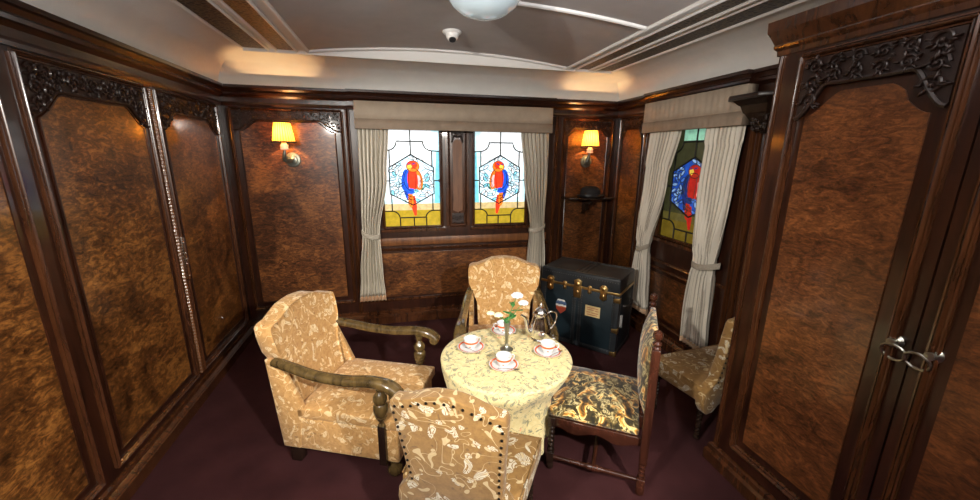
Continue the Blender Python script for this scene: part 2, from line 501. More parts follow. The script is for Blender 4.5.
def carved(b, T, u0, u1, ztop, zc, drop, n0=0.004, dep=0.012, seed=1):
    """carved frieze between z top and an arch curve"""
    rnd = random.Random(seed)
    N = 36; uc = (u0 + u1) / 2; hw = (u1 - u0) / 2
    A = []; B2 = []
    for i in range(N + 1):
        u = u0 + (u1 - u0) * i / N
        A.append((u, archz((u - uc) / hw, zc, drop)))
    for i in range(N):
        (ua, za), (ub, zb) = A[i], A[i + 1]
        b.prism([(ua, za), (ub, zb), (ub, ztop), (ua, ztop)], 0.0, n0 + dep * 0.4, T)
    b.tube([T(u, z, n0 + dep * 0.55) for u, z in A], 0.008, 6)
    # scrolls and leaves
    k = max(3, int((u1 - u0) / 0.068))
    for i in range(k):
        t = -1 + 2 * (i + 0.5) / k
        u = uc + t * hw * 0.96
        zb = archz(t, zc, drop)
        h = ztop - zb
        rows = max(1, int(round(h / 0.066)))
        for r_ in range(rows):
            zc_ = zb + h * (r_ + 0.5) / rows
            R = min(h / rows, 2 * hw / k) * 0.50
            s = 1 if t > 0 else -1
            if (i + r_) % 2: s = -s
            pts = []
            for q in range(15):
                a = q / 14 * 3.6 * PI * 0.75
                rr = R * (1 - q / 17)
                pts.append(T(u + s * rr * math.cos(a), zc_ + rr * math.sin(a), n0 + dep * 0.7))
            b.tube(pts, [R * 0.20 * (1 - 0.5 * q / 14) for q in range(15)], 5)
            b.blob((0, 0, 0), (1, 1, 1), lambda x, y, z, u=u, zc_=zc_, R=R: T(u + x * R * 0.24, zc_ + y * R * 0.24, n0 + dep * 0.9 + z * R * 0.22), 6, 4)
            for _ in range(7):
                a = rnd.uniform(0, 2 * PI); e = R * rnd.uniform(0.7, 1.35)
                cu, cz = u + e * math.cos(a), zc_ + e * math.sin(a)
                if cz < zb or cz > ztop: continue
                ca, sa = math.cos(a), math.sin(a)
                b.blob((0, 0, 0), (1, 1, 1), lambda x, y, z: T(cu + (x * ca * 0.42 - y * sa * 0.16) * R, cz + (x * sa * 0.42 + y * ca * 0.16) * R, n0 + dep * 0.75 + z * R * 0.3), 6, 4)

def panel(wall, T, u0, u1, z0, z1, carve=True, m=0.055, zc=None, drop=0.14, mat='burl', w=0.032, d=0.022, seed=1, name_m='panel_moulding'):
    b = MB(); rectmould(b, T, u0, u1, z0, z1, w, d); b.build(name_m, MAT['mould'], wall)
    # dark fielded frame
    iu0, iu1 = u0 + w / 2, u1 - w / 2
    zc = zc if zc is not None else z1 - 0.10
    N = 30; hu0, hu1 = u0 + m, u1 - m
    poly = [(hu0, z0 + m), (hu1, z0 + m)]
    if carve:
        for i in range(N + 1):
            t = 1 - 2 * i / N
            poly.append(((hu0 + hu1) / 2 + t * (hu1 - hu0) / 2, archz(t * 0.96, zc - 0.012, drop)))
    else:
        poly += [(hu1, z1 - m), (hu0, z1 - m)]
    bb = MB(); bb.prism(poly, 0.0, 0.005, T); bb.build('burl_panel', MAT[mat], wall, smooth=False)
    be = MB(); be.tube([T(p[0], p[1], 0.005) for p in poly] + [T(poly[0][0], poly[0][1], 0.005)], 0.005, 5)
    be.build('panel_bead', MAT['mahog'], wall)
    if carve:
        c = MB(); carved(c, T, iu0, iu1, z1 - w / 2, zc, drop, seed=seed)
        c.build('carved_frieze', MAT['carve'], wall)

# cornice (wood) under the plaster cove
CP = [(0.0, 2.02), (0.018, 2.02), (0.022, 2.035), (0.015, 2.05), (0.015, 2.085), (0.03, 2.10), (0.045, 2.105), (0.05, 2.12), (0.04, 2.13), (0.055, 2.15), (0.07, 2.155), (0.07, 2.175), (0.0, 2.175)]
def cornice(b, T, u0, u1, off=0.0, end0=0, end1=0):
    rings = []
    for u, e in ((u0, end0), (u1, end1)):
        rings.append([T(u + e * n_, z, n_ + off if n_ > 0 else 0) for n_, z in CP])
    b.loft(rings)
b = MB(); cornice(b, TL, 0.0, -YR); b.build('cornice', MAT['mahog'], wl, angle=0.4)
b = MB(); cornice(b, TB, 0.0, RW); cornice(b, TB, 0.985, 2.885, 0.035); b.build('cornice', MAT['mahog'], wb, angle=0.4)
b = MB(); cornice(b, TR, 0.0, 2.255); cornice(b, TR, 0.56, 1.62, 0.04); b.build('cornice', MAT['mahog'], wr, angle=0.4)
# skirtings
def skirting(wall, side, T, u0, u1):
    b = MB()
    pr = [(0, 0), (0.028, 0), (0.028, 0.065), (0.040, 0.072), (0.040, 0.082), (0.034, 0.086), (0.034, 0.092), (0.026, 0.098), (0.014, 0.105), (0.014, 0.13), (0, 0.135)]
    b.loft([[T(u, z, n_) for n_, z in pr] for u in (u0, u1)])
    o = b.build('baseboard_' + side, MAT['mould'], None, angle=0.4)
    tag(o, 'dark moulded mahogany skirting along the %s wall' % side, 'skirting board', kind='structure')
skirting(wl, 'left', TL, 0.0, -YR); skirting(wb, 'back', TB, 0.0, RW); skirting(wr, 'right', TR, 0.0, 2.26)
# left wall panels
panel(wl, TL, 0.115, 0.945, 0.19, 2.0, zc=1.885, drop=0.10, seed=2)
panel(wl, TL, 1.045, 1.835, 0.19, 2.0, zc=1.885, drop=0.10, seed=3)
panel(wl, TL, 1.945, 2.85, 0.19, 2.0, zc=1.885, drop=0.10, seed=4)
panel(wl, TL, 2.95, 3.75, 0.19, 2.0, zc=1.885, drop=0.10, seed=5)
# rope-turned astragal between the second pair of panels
b = MB()
for uu in (0.995,):
    n_ = 420
    b.tube([TL(uu, 0.19 + 1.81 * i / n_, 0.012) for i in range(n_ + 1)], [0.0115 + 0.0018 * math.sin(i * 1.25) for i in range(n_ + 1)], 6)
b.build('rope_moulding', MAT['rail'], wl)
b = MB(); b.box(0.943, 0.979, 0.845, 1.12, 0.0, 0.030, TL)
for z in (0.87, 0.95, 1.02, 1.09):
    b.blob((0, 0, 0), (1, 1, 1), lambda x, y, q, z=z: TL(0.962 + x * 0.006, z + y * 0.006, 0.0305 + q * 0.004), 8, 4)
b.box(0.953, 0.971, 0.955, 0.985, 0.030, 0.037, TL)
o = b.build('lock_plate', MAT['silver'], wl, bevel=0.001); o['label'] = 'long silver lock plate with screws'
b = MB(); b.tube([TL(0.58, 0.415, 0.004), TL(0.58, 0.415, 0.014), TL(0.58, 0.405, 0.018)], 0.0025, 6)
o = b.build('hook', MAT['silver'], wl); o['label'] = 'tiny silver hook low on the panel'
# back wall
panel(wb, TB, 0.06, 0.925, 0.25, 2.0, zc=1.915, drop=0.085, m=0.06, seed=6, mat='burl2')
panel(wb, TB, 3.01, 3.545, 0.25, 2.0, zc=1.915, drop=0.07, m=0.05, seed=7, mat='burl2')
b = MB()
for u in (0.975, 2.935): strip(b, TB, (u, 0.13), (u, 2.02), 0.04, 0.03)
strip(b, TB, (1.0, 0.755), (2.89, 0.755), 0.03, 0.022)
strip(b, TB, (1.0, 0.24), (2.89, 0.24), 0.03, 0.022)
b.build('panel_moulding', MAT['mould'], wb)
b = MB(); b.prism([(1.16, 0.275), (2.72, 0.275), (2.72, 0.715), (1.16, 0.715)], 0, 0.006, TB); b.build('burl_panel', MAT['burl2'], wb, smooth=False)
b = MB(); b.box(1.02, 2.87, 0.79, 0.865, 0, 0.012, TB); b.build('dado_rail', MAT['rail'], wb, bevel=0.004)
# central pilaster with carved ends
b = MB(); rectmould(b, TB, 1.86, 2.02, 0.965, 1.93, 0.022, 0.016); b.build('pilaster_moulding', MAT['mould'], wb)
b = MB(); b.box(1.825, 2.055, 0.965, 1.95, 0, 0.006, TB); b.build('pilaster', MAT['mould'], wb, smooth=False)
b = MB()
pl = [(1.895, 1.12), (1.94, 1.10), (1.985, 1.12)] + [(1.94 + 0.045 * math.cos(a), 1.74 + 0.045 * math.sin(a)) for a in [i * PI / 8 for i in range(9)]]
b.prism(pl, 0, 0.012, TB); b.build('pilaster_panel', MAT['rail'], wb, smooth=False)
b = MB(); carved(b, TB, 1.885, 1.995, 1.87, 1.81, 0.05, 0.010, seed=9); carved(b, TB, 1.885, 1.995, 1.09, 0.995, 0.0, 0.010, seed=10); b.build('pilaster_carving', MAT['carve'], wb)
# right wall
panel(wr, TR, 0.08, 0.49, 0.25, 2.0, zc=1.91, drop=0.10, m=0.045, seed=8, mat='burl')
b = MB()
for u in (0.55, 1.63, 1.68, 1.74, 2.18): strip(b, TR, (u, 0.13), (u, 2.02), 0.035, 0.03)
strip(b, TR, (0.6, 0.745), (1.6, 0.745), 0.03, 0.02)
rectmould(b, TR, 0.66, 1.52, 0.2, 0.68, 0.025, 0.02)
b.build('panel_moulding', MAT['mould'], wr)
b = MB(); b.box(0.71, 1.47, 0.245, 0.635, 0, 0.005, TR); b.build('burl_panel', MAT['burl2'], wr, smooth=False)
# rear wall panels (behind the camera)
for i in range(4):
    panel(we, TE, 0.1 + i * 0.87, 0.1 + i * 0.87 + 0.78, 0.19, 2.0, carve=False)

# ------------------------------------------------------------------ ceiling
ZB = 2.38
cs = MB()
XC = RW / 2
def mir(x, s): return x if s < 0 else RW - x
def cove_prof(w, h, n=12, z0=HT):
    # concave quarter curve from wall (0,z0+.03) to (w, z0+h)
    pts = [(0.0, z0), (0.03, z0), (0.032, z0 + 0.03)]
    for i in range(n + 1):
        a = PI / 2 * i / n
        pts.append((0.032 + (w - 0.032) * (1 - math.cos(a)) , z0 + 0.03 + (h - 0.03) * math.sin(a)))
    return pts
pf = cove_prof(0.345, ZB - HT)
pb = cove_prof(0.40, 0.19)
# mitred coves: for each profile index the back and side runs meet
n_ = len(pf)
for s in (-1, 1):
    A = [cs.v((mir(x, s), -pb[i][0], (z + pb[i][1]) / 2 if i < n_ - 1 else z)) for i, (x, z) in enumerate(pf)]
    B = [cs.v((mir(x, s), YR, z)) for x, z in pf]
    for i in range(n_ - 1): cs.face([A[i], A[i + 1], B[i + 1], B[i]])
    if s < 0: AL = A
    else: AR = A
for i in range(n_ - 1):
    cs.face([AL[i], AL[i + 1], AR[i + 1], AR[i]])
# flat side soffits
for s in (-1, 1):
    a = [cs.v((mir(x, s), y, ZB)) for x, y in ((0.345, -0.40), (0.79, -0.40), (0.79, YR), (0.345, YR))]
    cs.face(a)
# flat top over everything (closes the shell)
cs.box(-0.12, RW + 0.12, YR, 0.12, 2.56, 2.62)
cl = cs.build('ceiling', MAT['plaster'], angle=0.5)
tag(cl, 'coved cream plaster ceiling with arched grey centre', 'ceiling', kind='structure')
def arch(x): 
    t = (x - XC) / (XC - 0.79); return ZB - 0.001 + 0.066 * (1 - t * t)
b = MB()
xs = [0.79 + (RW - 1.58) * i / 24 for i in range(25)]
b.loft([[(x, -0.40, arch(x)) for x in xs], [(x, YR, arch(x)) for x in xs]], closed=False, caps=False)
b.build('ceiling_panel', MAT['plaster_grey'], cl)
b = MB()   # lunette face
b.loft([[(x, -0.40, 2.355) for x in [0.345] + xs + [RW - 0.345]], [(x, -0.40, arch(min(max(x, .79), RW - .79)) + 0.02) for x in [0.345] + xs + [RW - 0.345]]], closed=False, caps=False)
b.build('ceiling_lunette', MAT['white'], cl)
b = MB()   # ribs
def rib_y(y): 
    b.tube([(x, y, arch(x)) for x in xs], 0.016, 8)
for y in (-0.425, -1.53, -2.7, -3.9): rib_y(y)
for s in (-1, 1):
    for x, w in ((0.335, 0.022), (0.512, 0.018), (0.563, 0.018), (0.70, 0.020), (0.775, 0.020)):
        xx = mir(x, s)
        b.loft([[(xx - w / 2, y, ZB), (xx - w / 2, y, ZB - 0.010), (xx - w * .2, y, ZB - 0.017), (xx + w * .2, y, ZB - 0.017), (xx + w / 2, y, ZB - 0.010), (xx + w / 2, y, ZB)] for y in (-0.41, YR)])
b.build('ceiling_rib', MAT['white'], cl, angle=0.5)
b = MB()
for s in (-1, 1):
    for x0, x1 in ((0.352, 0.500), (0.575, 0.688)):
        a, c = sorted((mir(x0, s), mir(x1, s)))
        b.box(a, c, YR, -0.42, ZB - 0.006, ZB - 0.001)
b.build('pierced_grille', MAT['grille'], cl, smooth=False)

# dome lamp
t = thing('ceiling_lamp', 'pale blue white glass dome lamp on the grey ceiling', 'lamp', (1.80, -1.78, 2.44))
MAT['opal'] = plain('opal_glass', (0.50, 0.60, 0.65), 0.12, 0, 0.6, emit=(0.6, 0.75, 0.8), est=0.12)
MB().lathe([(0.21, 0.0), (0.215, -0.012), (0.20, -0.02), (0.17, -0.02), (0.17, 0.0)], 40).build('rim', MAT['white'], t)
MB().lathe([(0.002, -0.17), (0.05, -0.166), (0.10, -0.15), (0.145, -0.12), (0.175, -0.08), (0.192, -0.03), (0.195, -0.015)], 40).build('glass_dome', MAT['opal'], t)
# smoke detector
t = thing('smoke_detector', 'small white dome detector with black port on the ceiling', 'detector', (1.77, -0.93, 2.442))
MB().lathe([(0.062, 0.0), (0.064, -0.006), (0.058, -0.014), (0.045, -0.018)], 28).build('base', MAT['white'], t)
MB().lathe([(0.016, -0.062), (0.030, -0.056), (0.041, -0.040), (0.045, -0.02), (0.045, -0.01)], 24).build('dome', MAT['white'], t).rotation_euler = (-0.4, 0, 0)
o = MB().lathe([(0.002, -0.066), (0.022, -0.066), (0.024, -0.060), (0.026, -0.050)], 16).build('port', MAT['black'], t); o['label'] = 'round black port'
bpy.data.objects[o.name].rotation_euler = (-0.4, 0, 0)

# ------------------------------------------------------------------ stained glass windows
def stained(name, T, W, mirror, mats, label, parent_label):
    u0, u1, z0, z1 = W
    root = bpy.data.objects.new(name, None); C.objects.link(root)
    tag(root, label, 'window', kind='structure')
    S = (z1 - z0) / 470.0; uc = (u0 + u1) / 2; sgn = -1 if mirror else 1
    SX = (u1 - u0) / 280.0
    ND = -0.045
    def Q(x, y, n=0): return T(uc + sgn * (x - 130) * SX, z0 + (483 - y) * S, ND + n)
    g = MB(); lv = [0]
    def poly(pts, m, n=0.0005):
        vs = [g.v(Q(x, y, n)) for x, y in pts]; g.face(vs, GL.index(m))
    def ell(cx, cy, rx, ry, m, n=0.002, rot=0, k=18):
        poly([(cx + rx * math.cos(a) * math.cos(rot) - ry * math.sin(a) * math.sin(rot), cy + rx * math.cos(a) * math.sin(rot) + ry * math.sin(a) * math.cos(rot)) for a in [2 * PI * i / k for i in range(k)]], m, n)
    L = -10; Rr = 270
    poly([(L, 10), (Rr, 10), (Rr, 368), (L, 368)], 'field', 0)
    poly([(60, 10), (228, 10), (228, 70), (60, 70)], 'lite', .0003)  # top pane of the dim window: light from behind put into its colour
    poly([(L, 368), (Rr, 368), (Rr, 400), (L, 400)], 'sand', 0)
    poly([(L, 400), (Rr, 400), (Rr, 483), (L, 483)], 'olive', 0)
    poly([(228, 10), (Rr, 10), (Rr, 368), (228, 368)], 'edge', .0004)
    poly([(250, 122), (Rr, 122), (Rr, 368), (236, 368)], 'edgedeep', .0006)
    poly([(L, 122), (4, 122), (12, 368), (L, 368)], 'edge', .0006)
    poly([(20, 345), (228, 345), (228, 368), (20, 368)], 'edge', .0004)
    H = [(128, 135), (235, 195), (235, 320), (133, 375), (26, 320), (26, 195)]
    poly(H, 'hexa', .0010)
    rnd = random.Random(5)
    def inside(x, y):
        return 34 < x < 227 and y > 145 + abs(x - 130) * .56 and y < 368 - abs(x - 130) * .52
    leaves = []
    for i in range(400):
        x, y = rnd.uniform(36, 226), rnd.uniform(150, 362)
        if not inside(x, y) or (88 < x < 182 and 165 < y < 320): continue
        if any((x - a) ** 2 + (y - c) ** 2 < 17 ** 2 for a, c, _ in leaves): continue
        a = rnd.uniform(0, PI); leaves.append((x, y, a))
        rx, ry = rnd.uniform(12, 16), rnd.uniform(5, 8)
        ell(x, y, rx, ry, rnd.choice(['pale', 'white', 'white', 'sky'] if mats is GB else ['pale', 'sky', 'lite2'][:2]), .0014, a, 10)
    # parrot
    poly([(112, 330), (142, 330), (150, 380), (148, 425), (138, 428), (124, 385)], 'red', .0040)
    ell(122, 348, 13, 40, 'orange', .0042, -0.02); ell(112, 330, 12, 24, 'blue', .0041)
    ell(100, 255, 19, 52, 'blue', .0044, 0.10); ell(104, 300, 12, 30, 'deep' if mats is GD else 'blue', .0045, 0.1)
    ell(160, 255, 22, 50, 'orange' , .0043, -0.12); ell(172, 262, 12, 44, 'green', .0042, -0.1); ell(163, 262, 10, 32, 'pink', .0046, -0.1)
    ell(134, 255, 25, 56, 'red', .0050, -0.05)
    ell(126, 308, 20, 14, 'blue', .0052); ell(150, 306, 12, 9, 'sky', .0053)
    ell(137, 190, 31, 27, 'orange', .0056); ell(134, 183, 25, 18, 'red', .0058)
    poly([(110, 186), (128, 181), (134, 194), (122, 206), (113, 200)], 'yellow', .0062)
    ell(140, 178, 9, 3, 'deep', .0064, -0.3); ell(118, 180, 5, 3, 'deep', .0064, 0.3)
    g.build('stained_glass', mats, root, smooth=False)
    c = MB()
    def came(pts, r=0.0062): c.tube([Q(x, y, .007) for x, y in pts], r, 6)
    came(H + [H[0]], .0070)
    def arc(cx, cy, r, a0, a1, k=7): return [(cx + r * math.cos(math.radians(a0 + (a1 - a0) * i / k)), cy + r * math.sin(math.radians(a0 + (a1 - a0) * i / k))) for i in range(k + 1)]
    came([(L, 120), (22, 118)] + arc(60, 75, 0.1, 0, 0, 1)[:0] + arc(22, 75, 42, 90, 0) + [(188, 75)] + arc(228, 75, 42, 180, 90) + [(Rr, 120)])
    came([(128, 10), (128, 135)]); came([(228, 118), (228, 195)]); came([(30, 118), (30, 195)])
    came([(228, 320), (228, 403)]); came([(32, 320), (32, 403)])
    came([(235, 258), (Rr, 258)]); came([(L, 258), (26, 258)])
    came([(L, 403), (30, 403)] + arc(30, 441, 38, -90, 0)[1:] + [(68, 436), (192, 436)] + arc(230, 441, 38, 180, 270)[1:] + [(Rr, 403)])
    came([(68, 436), (68, 483)]); came([(135, 436), (135, 483)]); came([(195, 436), (195, 483)])
    for x in (262, -2): c.prism([(x - 8, 258), (x, 250), (x + 8, 258), (x, 266)], 0.003, .012, lambda a, b_, n: Q(a, b_, n))
    # branches and feather outlines
    def thin(pts): c.tube([Q(x, y, .0066) for x, y in pts], 0.0026, 4)
    thin([(30, 290), (70, 272), (90, 285)]); thin([(30, 240), (60, 225), (80, 240)]); thin([(180, 300), (205, 280), (232, 290)]); thin([(172, 215), (200, 200), (232, 214)]); thin([(60, 330), (90, 310), (110, 330)])
    thin([(150, 160), (172, 150), (190, 168)]); thin([(84, 170), (64, 190), (36, 200)])
    for x, y, a in leaves:
        o_ = [(x + 15 * math.cos(q) * math.cos(a) - 7 * math.sin(q) * math.sin(a), y + 15 * math.cos(q) * math.sin(a) + 7 * math.sin(q) * math.cos(a)) for q in [2 * PI * k / 10 for k in range(11)]]
        c.tube([Q(px, py, .0062) for px, py in o_], 0.0028, 4)
    el = lambda cx, cy, rx, ry: [(cx + rx * math.cos(2 * PI * i / 16), cy + ry * math.sin(2 * PI * i / 16)) for i in range(17)]
    thin(el(137, 190, 31, 27)); thin(el(134, 252, 42, 56)); thin([(116, 210), (112, 300)]); thin([(152, 212), (146, 304)]); thin([(122, 325), (124, 375)])
    c.build('lead_cames', MAT['lead'], root)
    f = MB()
    w = 0.022
    for a in ((u0, z0, u1, z0), (u0, z1, u1, z1), (u0, z0, u0, z1), (u1, z0, u1, z1)):
        strip(f, lambda u, z, n: T(u, z, n - 0.012), (a[0], a[1]), (a[2], a[3]), 0.035, 0.026)
    f.box(u0 - 0.03, u1 + 0.03, z0 - 0.035, z0 - 0.008, -0.01, 0.028, T)
    f.build('window_frame', MAT['mould'], root)
    bk = MB(); bk.box(u0 - 0.01, u1 + 0.01, z0 - 0.01, z1 + 0.01, -0.10, -0.06, T); bk.build('glass_backing', MAT['lead'], root, smooth=False)
stained('window_1', TB, W1, False, GB, 'left of the two bright stained glass windows, red parrot in a hexagon', '')
stained('window_2', TB, W2, True, GB, 'right of the two bright stained glass windows, red parrot in a hexagon', '')
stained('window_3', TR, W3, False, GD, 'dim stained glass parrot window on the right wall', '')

# ------------------------------------------------------------------ pelmets and curtains
def pelmet(T, u0, u1, z0, z1, n, label, gather):
    b = MB(); N = 70
    def ring(z, off):
        r = []
        for i in range(N + 1):
            u = u0 + (u1 - u0) * i / N
            r.append(T(u, z, n + off + 0.0025 * math.sin(i * 1.7) + 0.002 * math.sin(i * .6)))
        return r
    mk = lambda L: [[T(u0, z, 0.03)] + ring(z, o) + [T(u1, z, 0.03)] for z, o in L]
    b.loft(mk(((z1, 0), ((z0 + z1) / 2 + .02, .001), (z0 + 0.075, .002))), closed=False, caps=False)
    o = b.build('pelmet', MAT['pelmet'], None, solid=0.004, angle=0.6)
    b = MB(); b.loft(mk(((z0 + 0.085, 0.006), (z0 + 0.04, 0.009), (z0 + 0.004, .009), (z0, 0.004))), closed=False, caps=False)
    o2 = b.build('border', MAT['pelmet_border'], o, solid=0.004, angle=0.6); o2['label'] = 'darker lower border band'
    return tag(o, label, 'pelmet')
pelmet(TB, 1.045, 2.845, 1.855, 2.085, 0.11, 'wide taupe fabric pelmet above the pair of bright windows', 0)
pelmet(TR, 0.60, 1.635, 1.845, 2.09, 0.11, 'short taupe fabric pelmet above the dim right wall window', 0)

def curtain(T, rows, n, label, tie, pleats=7, hemz=0.05, tail=1):
    """rows: (z, uL, uR) top to bottom"""
    root = thing('curtain', label, 'curtain')
    N = 90; M = 46
    zt, zb = rows[0][0], rows[-1][0]
    def at(z):
        for i in range(len(rows) - 1):
            if rows[i][0] >= z >= rows[i + 1][0]:
                k = sm((rows[i][0] - z) / (rows[i][0] - rows[i + 1][0])); return [rows[i][j] + (rows[i + 1][j] - rows[i][j]) * k for j in (1, 2)]
        return rows[-1][1:]
    def surf(z, t):
        a, c = at(z); wdt = abs(c - a)
        A = min(0.034, 0.010 + 0.075 * (1 - wdt / 0.30)) if wdt < 0.30 else 0.020
        A = min(A, 0.034) * 1.15 * (0.75 if abs(z - tie[0]) < .06 else 1)
        ph = 2 * PI * pleats * t
        return T(a + (c - a) * t + 0.004 * math.sin(ph * 2 + 1), z + 0.01 * math.sin(ph) * (z < zb + .02), n + A * math.sin(ph + 0.5 * math.sin(z * 3)) )
    def sheet(z0, z1, name, mat, m):
        b = MB(); uvl = b.bm.loops.layers.uv.new('UVMap')
        R = [[b.v(surf(z0 + (z1 - z0) * i / m, j / N)) for j in range(N + 1)] for i in range(m + 1)]
        for i in range(m):
            for j in range(N):
                f = b.face([R[i][j], R[i][j + 1], R[i + 1][j + 1], R[i + 1][j]])
                for lp, (a, c) in zip(f.loops, ((i, j), (i, j + 1), (i + 1, j + 1), (i + 1, j))):
                    lp[uvl].uv = (c / N, a / m)
        o = b.build(name, mat, root, solid=0.003, angle=1.5)
        return o
    sheet(zt, zb + hemz, 'drape', MAT['curtain'], M)
    o = sheet(zb + hemz, zb, 'hem', MAT['hem'], 4); o['label'] = 'beige bottom border'
    # tieback
    b = MB(); z, a, c, side = tie
    if abs(a - c) > 0:
        K = 14
        rings = []
        for i in range(K + 1):
            k = i / K; u = a + (c - a) * k
            nn = n + 0.045 * math.sin(PI * k) ** .5
            zz = z + side * 0.045 * (k - .5) - 0.02 * math.sin(PI * k)
            rings.append([T(u, zz - 0.022, nn), T(u, zz - 0.022, nn + 0.006), T(u, zz + 0.022, nn + 0.006), T(u, zz + 0.022, nn)])
        b.loft(rings)
        b.build('tieback', MAT['curtain'], root, bevel=0.002)
    return root
curtain(TB, [(1.90, 1.055, 1.315), (1.45, 1.05, 1.28), (0.92, 1.04, 1.19), (0.55, 1.0, 1.20), (0.265, 0.975, 1.215)], 0.068, 'grey striped curtain tied back at the left end of the bright windows', (0.925, 1.03, 1.20, -1))
curtain(TB, [(1.90, 2.545, 2.83), (1.45, 2.59, 2.835), (0.94, 2.665, 2.815), (0.55, 2.64, 2.835), (0.265, 2.63, 2.86)], 0.068, 'grey striped curtain beside the black trunk, right of the bright windows', (0.935, 2.655, 2.83, 1))
curtain(TR, [(1.90, 0.67, 1.03), (1.45, 0.645, 0.93), (0.84, 0.655, 0.785), (0.50, 0.62, 0.82), (0.23, 0.61, 0.86)], 0.068, 'grey striped curtain hanging beside the trunk on the right wall', (0.845, 0.645, 0.80, 1))
curtain(TR, [(1.90, 1.31, 1.615), (1.45, 1.30, 1.59), (0.88, 1.365, 1.54), (0.50, 1.33, 1.56), (0.21, 1.34, 1.58)], 0.068, 'grey striped curtain nearest the carved wardrobe on the right wall', (0.885, 1.34, 1.60, 1))

# ------------------------------------------------------------------ wall lamps
def sconce(T, u, label):
    root = thing('wall_lamp', label, 'wall lamp', T(u, 1.735, 0.13), 0, 'shaded wall lamps')
    L0 = Vector(T(u, 1.735, 0.13))
    def q(uu, z, n): return tuple(Vector(T(u + uu, z, n)) - L0)
    b = MB()
    b.lathe([(0.004, 0.0), (0.055, 0.002), (0.062, 0.008), (0.058, 0.016), (0.04, 0.02), (0.036, 0.032), (0.016, 0.036), (0.003, 0.05)], 24, lambda x, y, z: q(x + 0.028, 1.592 + y, z))
    b.build('backplate', MAT['bronze'], root)
    b = MB(); b.tube([q(*p) for p in [(0.028, 1.592, 0.03), (0.02, 1.585, 0.06), (-0.002, 1.585, 0.09), (-0.012, 1.60, 0.118), (-0.006, 1.64, 0.13), (0, 1.67, 0.13)]], [0.012, 0.016, 0.02, 0.019, 0.014, 0.010], 10)
    b.blob((0, 0, 0), (1, 1, 1), lambda x, y, z: q(-0.008 + x * .022, 1.60 + y * .03, 0.11 + z * .022))
    b.build('arm', MAT['bronze'], root)
    MB().lathe([(0.030, -0.062), (0.036, -0.056), (0.030, -0.046), (0.033, -0.022), (0.022, -0.018), (0.018, 0.03)], 16).build('candle_cup', MAT['porcelain'], root)
    MB().lathe([(0.003, 0.056), (0.010, 0.050), (0.013, 0.042), (0.011, 0.034), (0.010, 0.028)][::-1], 12).build('bulb', plain('bulb_glow', (1, .8, .5), .3, emit=(1, 0.62, 0.25), est=8), root)
    b = MB(); uvl = b.bm.loops.layers.uv.new('UVMap'); K = 48
    R = [[b.v(((r + 0.0015 * math.cos(j * PI)) * math.cos(2 * PI * j / K), (r + 0.0015 * math.cos(j * PI)) * math.sin(2 * PI * j / K), z)) for j in range(K)] for r, z in ((0.086, 0.0), (0.060, 0.158))]
    for j in range(K):
        f = b.face([R[0][j], R[0][(j + 1) % K], R[1][(j + 1) % K], R[1][j]])
        for lp, (a, c) in zip(f.loops, ((j, 0), (j + 1, 0), (j + 1, 1), (j, 1))): lp[uvl].uv = (a / K, c)
    b.build('lamp_shade', MAT['shade'], root)
    for r, z in ((0.088, 0.0), (0.062, 0.158)):
        b = MB(); b.tube([(r * math.cos(2 * PI * j / 32), r * math.sin(2 * PI * j / 32), z) for j in range(33)], 0.0075, 6)
        b.build('shade_trim', MAT['black'], root)
    ld = bpy.data.lights.new('sconce_bulb', 'POINT'); ld.energy = SCONCE_W; ld.color = (1.0, 0.60, 0.27); ld.shadow_soft_size = 0.012
    lo = bpy.data.objects.new('sconce_bulb', ld); lo.location = (0, 0, 0.075); lo.parent = root; C.objects.link(lo)
    return root
sconce(TB, 0.478, 'lit wall lamp with pleated yellow shade on the left back panel')
sconce(TB, 3.245, 'lit wall lamp with pleated yellow shade above the hat shelf')

# ------------------------------------------------------------------ wall shelf with hat, carved bracket
t = thing('wall_shelf', 'small dark bracket shelf on the back wall under the right wall lamp', 'shelf', (3.28, 0, 1.235))
b = MB(); b.prism([(-0.27, 0), (0.27, 0), (0.25, -0.19), (0.10, -0.22), (-0.10, -0.22), (-0.25, -0.19)], -0.018, 0.004, lambda a, c, d: (a, c, d)); b.build('board', MAT['darkwood'], t, bevel=0.004)
b = MB(); b.prism([(0, 0), (-0.16, -0.02), (-0.15, -0.05), (-0.09, -0.06), (-0.07, -0.12), (-0.03, -0.14), (0, -0.17)], -0.02, 0.02, lambda a, c, d: (d, a, c - 0.018)); b.build('bracket', MAT['darkwood'], t, bevel=0.004)
t = thing('bowler_hat', 'black bowler hat resting on the dark wall shelf', 'hat', (3.285, -0.125, 1.2395))
b = MB(); b.lathe([(0.002, 0.112), (0.045, 0.108), (0.075, 0.095), (0.09, 0.065), (0.093, 0.03), (0.094, 0.004)][::-1], 28, lambda x, y, z: (x * 1.12, y * .95, z)); b.build('crown', MAT['black'], t)
b = MB(); b.lathe([(0.088, 0.0), (0.105, 0.0), (0.123, 0.006), (0.128, 0.012), (0.122, 0.010), (0.105, 0.005), (0.09, 0.006)], 28, lambda x, y, z: (x * 1.15, y * .92, z + abs(x) * .08)); b.build('brim', MAT['black'], t)
b = MB(); b.lathe([(0.0945, 0.005), (0.0965, 0.006), (0.0955, 0.03), (0.094, 0.031)], 28, lambda x, y, z: (x * 1.12, y * .95, z)); b.build('hat_band', MAT['blacktrim'], t)

